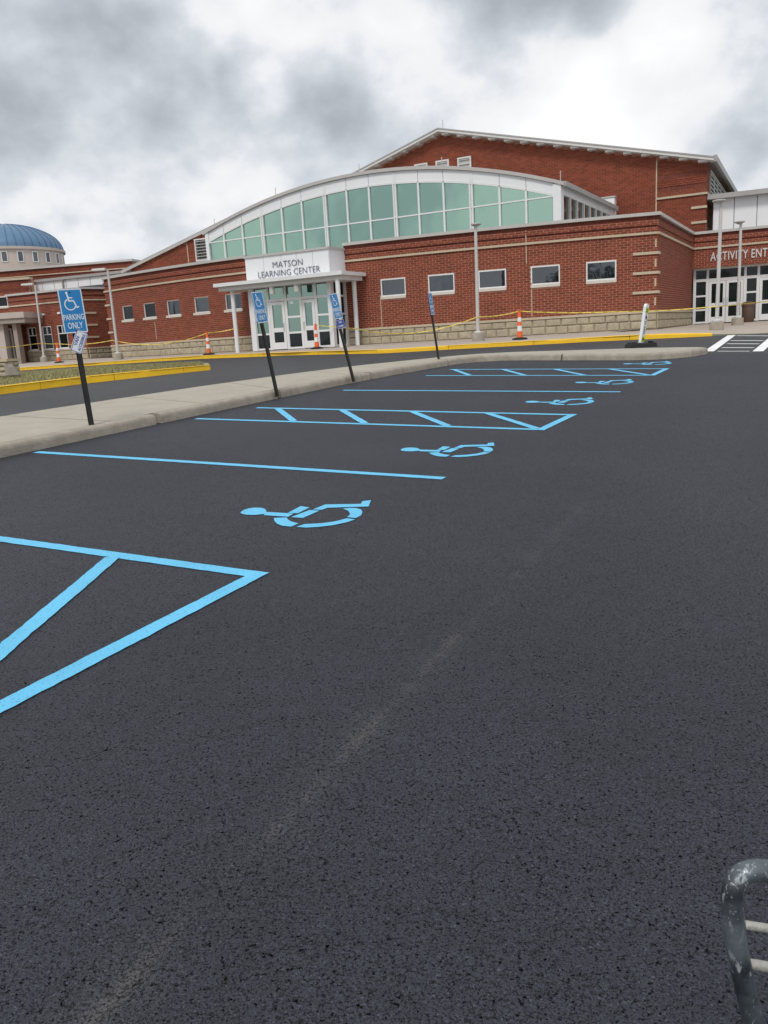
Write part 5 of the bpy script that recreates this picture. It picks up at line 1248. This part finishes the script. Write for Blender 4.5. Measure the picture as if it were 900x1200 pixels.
# ---------------- caution tape
def tape(pts, label, sag=0.12):
    b, ink = MB(), MB(); prevs = []
    rnd = random.Random(len(label))
    for A, B, s in zip(pts[:-1], pts[1:], sag if isinstance(sag, (list, tuple)) else [sag]*(len(pts)-1)):
        n = 24; W2 = 0.019; tw = rnd.uniform(-0.5, 0.5)
        ring = []
        for i in range(n+1):
            t = i/n; p = A.lerp(B, t); p.z -= 4*s*t*(1-t); d = (B-A).normalized(); a = tw*math.sin(t*math.pi*2)+rnd.uniform(-.08, .08)
            side = Vector((d.y*math.sin(a), -d.x*math.sin(a), math.cos(a))); nrm = d.cross(side)
            ring.append((p, side, nrm))
        for i in range(n):
            (p, s1, n1), (q, s2, n2) = ring[i], ring[i+1]; th = 0.002
            b.hexa([p-s1*W2+n1*th, q-s2*W2+n2*th, q-s2*W2-n2*th, p-s1*W2-n1*th, p+s1*W2+n1*th, q+s2*W2+n2*th, q+s2*W2-n2*th, p+s1*W2-n1*th])
            if i % 3 == 0:
                for sg in (1, -1):
                    a0, a1 = p.lerp(q, 0.1), p.lerp(q, 0.95); o_ = n1*th*1.8*sg
                    ink.face([a0-s1*W2*0.3+o_, a1-s2*W2*0.3+o_, a1+s2*W2*0.3+o_, a0+s1*W2*0.3+o_])
    o = tag(b.build('caution_tape', M['tape'], weld=False), label, 'caution tape', 'yellow caution tape strung along the front')
    stuff(ink.build('tape_print', M['tape_ink'], o))
up = lambda p, h: Vector((p.x, p.y, p.z+h))
tape([at_y(-60, 411.5, 52), lampA+Vector((0, 0, 1.25))+Vector((0, -0.09, 0)), coneA, at_y(132, 398.7, 47.5), lampB+Vector((0.02, -0.09, 1.0))], 'caution tape from the entry block past the far lamp to the curved front', [0.08, 0.03, 0.12, 0.02])
colL = cpW.P(cpW.px(275, 372, -0.5)[0], -0.5+0.12, 0)
tape([lampB+Vector((0.05, -0.09, 1.0)), coneB, Vector((colL.x, colL.y, walk_z(colL.x, colL.y)+1.16)), at_z(299, 384.3, 2.45)], 'caution tape from the left lamp over a cone to the entrance', [0.35, 0.03, 0.01])
colR = cpW.P(cpW.px(417.3, 372, -1.75)[0], -1.75+0.12, 0)
tape([coneC, Vector((colR.x, colR.y, walk_z(colR.x, colR.y)+0.78)), lampC+Vector((-0.02, -0.085, 0.98)), coneD, at_y(721, 365.2, 31.5), lampD+Vector((-0.02, -0.085, 0.9)), lampE+Vector((0, -0.09, 0.95)), at_y(905, 352.4, 34.5)], 'caution tape from the entrance past the lamps to the activity doors', [0.02, 0.42, 0.06, 0.05, 0.05, 0.02, 0.02])

# ---------------- accessible parking signs
SX = Matrix.Identity(4)
def stroke(pts, w):
    out = []
    for p, q in zip(pts[:-1], pts[1:]):
        p, q = Vector(p), Vector(q); d = (q-p).normalized(); n = Vector((-d.y, d.x))*w/2; e = d*w*0.25; out.append([p-e+n, p-e-n, q+e-n, q+e+n])
    return out
def disc(c, rx, ry, n=14): return [Vector((c[0]+rx*math.cos(2*math.pi*k/n), c[1]+ry*math.sin(2*math.pi*k/n))) for k in range(n)]
def isa(cx, cy, s):
    """upright wheelchair emblem, s tall, as flat strokes"""
    T = lambda x, y: (cx+x*s, cy+y*s); out = [disc(T(-0.14, 0.44), 0.065*s, 0.065*s)]
    out += stroke([T(-0.13, 0.36), T(-0.07, 0.02)], 0.085*s) + stroke([T(-0.1, 0.19), T(0.12, 0.17)], 0.06*s) + stroke([T(-0.07, 0.02), T(0.17, 0.02), T(0.30, -0.34), T(0.40, -0.30)], 0.075*s)
    out += stroke([T(-0.03+0.29*math.cos(math.radians(a)), -0.16+0.29*math.sin(math.radians(a))) for a in range(118, 345, 16)], 0.06*s)
    return out
def plate(parent, name, C, X, Yv, w, h, m, rad=0.03, th=0.004):
    Nn = X.cross(Yv).normalized(); pts = []
    for (sx, sy, a0) in ((1, 1, 0), (-1, 1, 90), (-1, -1, 180), (1, -1, 270)):
        for k in range(5):
            a = math.radians(a0+k*22.5); pts.append(C+X*(sx*(w/2-rad)+rad*math.cos(a))+Yv*(sy*(h/2-rad)+rad*math.sin(a)))
    b = MB(); b.prism([p+Nn*th/2 for p in pts], -Nn*th); return b.build(name, m, parent)
def flat(parent, name, C, X, Yv, polys, m, off):
    Nn = X.cross(Yv).normalized(); b = MB()
    for i, poly in enumerate(polys):
        pts = [C+X*p[0]+Yv*p[1]+Nn*(off+0.00025*(i % 3)) for p in poly]
        if (pts[1]-pts[0]).cross(pts[2]-pts[1]).dot(Nn) < 0: pts.reverse()
        b.face(pts)
    return b.build(name, m, parent)
def frame_polys(w, h, t):
    return [[(-w/2, h/2), (-w/2, h/2-t), (w/2, h/2-t), (w/2, h/2)], [(-w/2, -h/2+t), (-w/2, -h/2), (w/2, -h/2), (w/2, -h/2+t)], [(-w/2, h/2-t), (-w/2, -h/2+t), (-w/2+t, -h/2+t), (-w/2+t, h/2-t)], [(w/2-t, h/2-t), (w/2-t, -h/2+t), (w/2, -h/2+t), (w/2, h/2-t)]]
def ftext(parent, name, s, size, C, X, Yv, x, y, m, off, sx=1.0, bold=0.0):
    c = bpy.data.curves.new(name, 'FONT'); c.body = s; c.size = size; c.align_x = 'CENTER'; c.align_y = 'CENTER'; c.extrude = 0.0006; c.offset = bold; c.resolution_u = 2
    o = bpy.data.objects.new(name, c); COL.objects.link(o); c.materials.append(m); Nn = X.cross(Yv).normalized(); p = C+X*x+Yv*y+Nn*off
    o.matrix_world = Matrix(((X.x*sx, Yv.x, Nn.x, p.x), (X.y*sx, Yv.y, Nn.y, p.y), (X.z*sx, Yv.z, Nn.z, p.z), (0, 0, 0, 1)))
    o = to_mesh(o)
    o.parent = parent; o.matrix_parent_inverse = parent.matrix_world.inverted() if parent.type != 'EMPTY' else Matrix.Translation(-parent.location)
    return o
def parking_sign(base_px, top_px, face, w, h, label, extra=None):
    base = gp(*base_px, off=CURB); top = at_y(*top_px, base.y-0.02)
    o = empty('parking_sign', base, label, 'sign', 'blue accessible parking signs on black posts')
    ax = (top-base).normalized()
    Nn = Vector((face[0], face[1], 0)).normalized(); Nn = (Nn-ax*Nn.dot(ax)).normalized(); Yv = ax; X = Yv.cross(Nn).normalized()
    b = MB(); s = 0.026; q0 = base-ax*0.1; q1 = top-ax*0.02
    # U-channel post: web and two flanges
    for (x0, x1, n0, n1) in ((-s, s, -0.004, 0.0), (-s, -s+0.005, -0.034, -0.004), (s-0.005, s, -0.034, -0.004), (-s-0.012, -s, -0.036, -0.032), (s, s+0.012, -0.036, -0.032)):
        b.hexa([q0+X*x0+Nn*n1, q0+X*x1+Nn*n1, q0+X*x1+Nn*n0, q0+X*x0+Nn*n0, q1+X*x0+Nn*n1, q1+X*x1+Nn*n1, q1+X*x1+Nn*n0, q1+X*x0+Nn*n0])
    b.build('post', M['post'], o)
    C = top-ax*(h/2)+Nn*0.012
    pl = plate(o, 'sign_plate', C, X, Yv, w, h, M['sign_blue'])
    flat(pl, 'sign_border', C, X, Yv, frame_polys(w-0.006, h-0.006, 0.013), M['sign_white'], 0.0032)
    flat(pl, 'wheelchair_emblem', C, X, Yv, isa(-0.01, h*0.22, h*0.43), M['sign_white'], 0.0032)
    k = w/0.33
    ftext(pl, 'sign_lettering', 'PARKING', 0.105, C, X, Yv, 0, -h*0.145, M['sign_white'], 0.0036, 0.66*k, 0.001)
    ftext(pl, 'sign_lettering', 'ONLY', 0.115, C, X, Yv, 0, -h*0.335, M['sign_white'], 0.0036, 0.68*k, 0.001)
    for sy in (0.42, -0.45): flat(pl, 'bolt', C, X, Yv, [disc((0.0, h*sy), 0.011, 0.011, 8)], M['post'], 0.0045)
    if extra: extra(o, C, X, Yv, Nn, w, h, ax)
    return o
def extra_tilted(o, C, X, Yv, Nn, w, h, ax):
    r = math.radians(-27); X2 = X*math.cos(r)+Yv*math.sin(r); Y2 = -X*math.sin(r)+Yv*math.cos(r); C2 = C-Yv*(h/2+0.115)+X*0.015
    pl = plate(o, 'van_plate', C2, X2, Y2, 0.155, 0.30, M['sign_white'], 0.025); pl['label'] = 'small white plate hanging askew with blue lettering'
    flat(pl, 'plate_border', C2, X2, Y2, frame_polys(0.143, 0.288, 0.007), M['sign_navy'], 0.003)
    X3, Y3 = -Y2, X2
    ftext(pl, 'plate_lettering', 'VAN', 0.062, C2, Y2, -X2, 0, 0.033, M['sign_navy'], 0.0034, 1.0, 0.001)
    ftext(pl, 'plate_lettering', 'ACCESSIBLE', 0.052, C2, Y2, -X2, 0, -0.033, M['sign_navy'], 0.0034, 0.85, 0.001)
def extra_navy(o, C, X, Yv, Nn, w, h, ax):
    C2 = C-Yv*(h/2+0.105)+X*0.0
    pl = plate(o, 'van_plate', C2, X, Yv, w, 0.175, M['sign_navy'], 0.02); pl['label'] = 'small navy plate with white lettering'
    ftext(pl, 'plate_lettering', 'VAN', 0.065, C2, X, Yv, 0, 0.035, M['sign_white'], 0.0034, 0.9, 0.001); ftext(pl, 'plate_lettering', 'ACCESSIBLE', 0.045, C2, X, Yv, 0, -0.04, M['sign_white'], 0.0034, 0.85, 0.001)
    flat(pl, 'plate_border', C2, X, Yv, frame_polys(w-0.006, 0.169, 0.006), M['sign_white'], 0.003)
fx = (-D1.x, -D1.y)
parking_sign((108.2, 498), (80.3, 338.5), (0.62, -0.78), 0.315, 0.57, 'nearest blue parking sign, with a small white plate hanging askew below it', extra_tilted)
parking_sign((325, 458), (299.8, 342), (fx[0], fx[1]), 0.315, 0.53, 'blue parking sign with no small plate, before the left entrance door')
parking_sign((414.2, 441.3), (389.2, 344.2), (fx[0], fx[1]), 0.31, 0.50, 'blue parking sign with a small navy plate, before the right of the entrance', extra_navy)
parking_sign((515, 421), (503, 343.2), (fx[0], fx[1]+0.1), 0.27, 0.52, 'farthest blue parking sign, edge on against the right brick wall')

# ---------------- lime and white in-road marker on a black rubber base
mb0 = gp(751, 406.0, CURB); MK = empty('crossing_marker', mb0, 'narrow white marker panel with lime patches on a black rubber base, at the island nose', 'marker sign')
Xb = Vector((1, 0.12, 0)).normalized(); Yb = Vector((-0.12, 1, 0)).normalized(); z0 = mb0.z
b = MB()
hx = lambda x0, x1, y0, y1, za, zb: b.hexa([mb0+Xb*x0+Yb*y0+Vector((0, 0, za)), mb0+Xb*x1+Yb*y0+Vector((0, 0, za)), mb0+Xb*x1+Yb*y1+Vector((0, 0, za)), mb0+Xb*x0+Yb*y1+Vector((0, 0, za)), mb0+Xb*x0*0.92+Yb*y0*0.9+Vector((0, 0, zb)), mb0+Xb*x1*0.92+Yb*y0*0.9+Vector((0, 0, zb)), mb0+Xb*x1*0.92+Yb*y1*0.9+Vector((0, 0, zb)), mb0+Xb*x0*0.92+Yb*y1*0.9+Vector((0, 0, zb))])
hx(-0.37, 0.37, -0.2, 0.2, -0.02, 0.085); b.build('rubber_base', M['rubber'], MK, bevel=0.012)
for xo in (-0.30, -0.2, 0.28):
    b = MB(); hx(xo-0.035, xo+0.035, -0.12, 0.12, 0.085, 0.125); b.build('base_lug', M['rubber'], MK, bevel=0.008)
axm = (at_y(758, 354, mb0.y)-at_y(750.8, 404, mb0.y)).normalized(); hM = 0.99
Nm = Vector((0.72, -0.69, 0)).normalized(); Nm = (Nm-axm*Nm.dot(axm)).normalized(); Xm = axm.cross(Nm).normalized(); Cm = mb0+axm*(0.085+hM/2)+Xb*0.0
pts = []; wM = 0.175
for (sx, sy, a0) in ((1, 1, 0), (-1, 1, 90), (-1, -1, 180), (1, -1, 270)):
    r = 0.075 if sy > 0 else 0.01
    for k in range(5):
        a = math.radians(a0+k*22.5); pts.append(Cm+Xm*(sx*(wM/2-r)+r*math.cos(a))+axm*(sy*(hM/2-r)+r*math.sin(a)))
b = MB(); b.prism([p+Nm*0.03 for p in pts], -Nm*0.075); pn = b.build('marker_panel', M['panel'], MK, bevel=0.008)
sq = lambda x0, x1, y0, y1: [(x0, y1), (x0, y0), (x1, y0), (x1, y1)]
flat(pn, 'lime_patch', Cm, Xm, axm, [sq(-0.075, 0.075, 0.26, 0.40)], M['lime'], 0.0335); flat(pn, 'lime_patch', Cm, Xm, axm, [sq(-0.075, 0.075, -0.47, -0.33)], M['lime'], 0.0335)
flat(pn, 'black_mark', Cm, Xm, axm, [[(-0.05, 0.14), (0.05, 0.14), (0.0, 0.23)], sq(-0.015, 0.03, 0.10, 0.14), sq(-0.04, 0.04, 0.29, 0.31), sq(-0.04, 0.04, 0.345, 0.365), sq(-0.04, 0.04, -0.42, -0.37)], M['ink'], 0.0345)
flat(pn, 'yield_triangle', Cm, Xm, axm, [[(0.0, -0.04), (0.055, 0.06), (-0.055, 0.06)]], M['red'], 0.0335); flat(pn, 'yield_triangle', Cm, Xm, axm, [[(0.0, -0.01), (0.03, 0.045), (-0.03, 0.045)]], M['sign_white'], 0.035)
flat(pn, 'green_mark', Cm, Xm, axm, [disc((0, -0.09), 0.04, 0.022)], M['greenink'], 0.0335)
flat(pn, 'slate_mark', Cm, Xm, axm, [sq(-0.045, 0.05, -0.165, -0.145), sq(-0.035, 0.055, -0.20, -0.18), disc((0.0, -0.125), 0.018, 0.018, 8), sq(-0.05, 0.04, -0.25, -0.225)], M['blueink'], 0.0335)

# ---------------- waste bin by the doors
bp_ = agW.P(agW.px(876.5, 370, 0.9)[0], 0.9, 0); bp_.z = walk_z(bp_.x, bp_.y)
BN = empty('waste_bin', bp_, 'brown waste bin with a domed lid beside the activity doors', 'waste bin')
b = MB(); b.lathe([(0.27, 0), (0.29, 0.03), (0.31, 0.80), (0.30, 0.82)], bp_, 20); b.build('body', M['bin'], BN, smooth=True)
b = MB(); b.lathe([(0.335, 0.80), (0.335, 0.88), (0.31, 0.96), (0.2, 1.02), (0.05, 1.04)], bp_, 20); b.build('lid', M['bin'], BN, smooth=True)

# ---------------- stone pier and boulder on the lawn island
pp = at_y(2.5, 438.8, 28.5); PR = empty('stone_pier', pp, 'low stone pier with a flat cap on the lawn island, cut by the frame', 'pier')
pW = Wall((pp.x-1.3, pp.y+0.2), (pp.x+0.22, pp.y)); zp0 = pp.z-0.1; zp1 = at_y(3, 424.0, 28.5).z
rs = random.Random(2); b = MB(); b.wbox(pW, 0, pW.len, -0.7, 0.0, zp0, zp1); b.build('core', M['stonejoint'], PR)
for r in range(3):
    h = (zp1-zp0)/3; stone_course(pW, 0, pW.len, zp0+r*h, zp0+(r+1)*h, PR, rs, (0.3, 0.5))
sW_ = Wall(pW.P(pW.len, 0, 0).xy, pW.P(pW.len, -0.7, 0).xy)
for r in range(3): h = (zp1-zp0)/3; stone_course(sW_, 0, sW_.len, zp0+r*h, zp0+(r+1)*h, PR, rs, (0.3, 0.5))
b = MB(); b.wbox(pW, -0.1, pW.len+0.06, -0.78, 0.08, zp1, zp1+0.09); b.build('cap', M['limestone'], PR)
bp2 = at_y(14, 439.2, 27.9); b = MB(); rr_ = random.Random(9)
shape = [(-0.17, 0), (0.24, 0), (0.16, 0.12), (0.02, 0.30), (-0.10, 0.41), (-0.18, 0.40)]
fr = [bp2+Vector((x, -0.12+rr_.uniform(-.03, .03), y-0.03)) for x, y in shape]; bkk = [bp2+Vector((x*0.85, 0.3+rr_.uniform(-.05, .05), y*0.92-0.03)) for x, y in shape]; nq = len(shape)
b.v = [tuple(p) for p in fr+bkk]; b.f = [tuple(range(nq)), tuple(reversed(range(nq, 2*nq)))]+[((i+1) % nq, i, nq+i, nq+(i+1) % nq) for i in range(nq)]; b.m = [0]*len(b.f)
tag(b.build('boulder', M['rock'], weld=True, bevel=0.03), 'grey wedge shaped boulder leaning against the stone pier', 'boulder')

# ---------------- scuffed tube frame in the near corner
T0 = [(899, 1262), (883.7, 1200), (866.8, 1127), (861, 1090), (858.7, 1058), (860, 1042), (865, 1030), (873, 1023), (884, 1020), (900, 1020.5), (925, 1022), (960, 1024)]
YT = 1.02
tp = [at_y(x, y, YT+0.03*max(0, (1045-y))/60) for i, (x, y) in enumerate(T0)]
bs = Vector((tp[0].x+0.03, tp[0].y-0.12, 0)); bs.z = lotz(bs.x, bs.y)
lean = (tp[0]-tp[1]).normalized()
k_ = 1
gz = [tp[0]+lean*s for s in (0.12, 0.26)]
foot = gz[-1]+Vector((0.06, -0.0, 0)); zf_ = lotz(foot.x, foot.y); foot = Vector((gz[-1].x+(gz[-1].z-zf_)*0.28, gz[-1].y+0.02, zf_+0.016))
right = tp[-1]; sp_ = 0.44
ctr = [p for p in gz[::-1]]
def mirror(p): return Vector((2*(right.x+0.12)-p.x, p.y+0.02, p.z))
def cr(pts, n=6):
    out = []
    for i in range(len(pts)-1):
        p0, p1, p2, p3 = pts[max(0, i-1)], pts[i], pts[i+1], pts[min(len(pts)-1, i+2)]
        for k in range(n):
            t = k/n; out.append(0.5*((2*p1)+(p2-p0)*t+(2*p0-5*p1+4*p2-p3)*t*t+(3*p1-p0-3*p2+p3)*t*t*t))
    out.append(pts[-1]); return out
left_leg = [foot]+gz[::-1]+tp
full = left_leg+[mirror(p) for p in reversed(left_leg)]
TF = empty('tube_frame', foot, 'scuffed slate metal tube frame with two pale crossbars, cut by the lower right corner', 'metal frame')
b = MB(); b.tube(cr(full, 6), 0.0158, 20); b.build('tube', M['tube'], TF, smooth=True)
for (y_, rr2) in ((1081.8, 0.0066), (1128, 0.0080)):
    A = at_y(873 if y_ < 1100 else 880, y_, YT+0.012); B = Vector((mirror(A).x, A.y+0.02, A.z-0.13)); 
    b = MB(); b.tube([A-Vector((0.012, 0, 0)), A.lerp(B, 0.5), B], rr2, 14); b.build('crossbar', M['bar'], TF, smooth=True)

# ---------------- trees across the lot behind the camera, seen mirrored in the glazing
M['leaf'] = mat('dark_tree_leaves', (0.05, 0.07, 0.03), 0.8, 0.3, 0.5, island=0.4)
b = MB(); rt = random.Random(21)
for k in range(26):
    tx = -75+k*6+rt.uniform(-2, 2); ty = -48+rt.uniform(-8, 4); hT = rt.uniform(7, 13); rT = hT*rt.uniform(0.28, 0.38); zg = lotz(tx, ty)
    b.tube([(tx, ty, zg-1), (tx, ty, zg+hT*0.6)], [0.25, 0.12], 6)
    for i in range(420):
        a, e, q = rt.random()*6.283, math.asin(rt.uniform(-1, 1)), rt.random()**0.4
        c = Vector((tx+rT*q*math.cos(a)*math.cos(e), ty+rT*q*math.sin(a)*math.cos(e), zg+hT*0.6+hT*0.4*q*math.sin(e)))
        d1_, d2_ = Vector((rt.gauss(0, 1), rt.gauss(0, 1), rt.gauss(0, 1))).normalized()*0.45, Vector((rt.gauss(0, 1), rt.gauss(0, 1), rt.gauss(0, 1))).normalized()*0.4
        b.face([c-d1_, c+d2_, c+d1_, c-d2_])
stuff(tag(b.build('far_trees', M['leaf']), 'dark trees across the lot mirrored in the small windows', 'trees'))
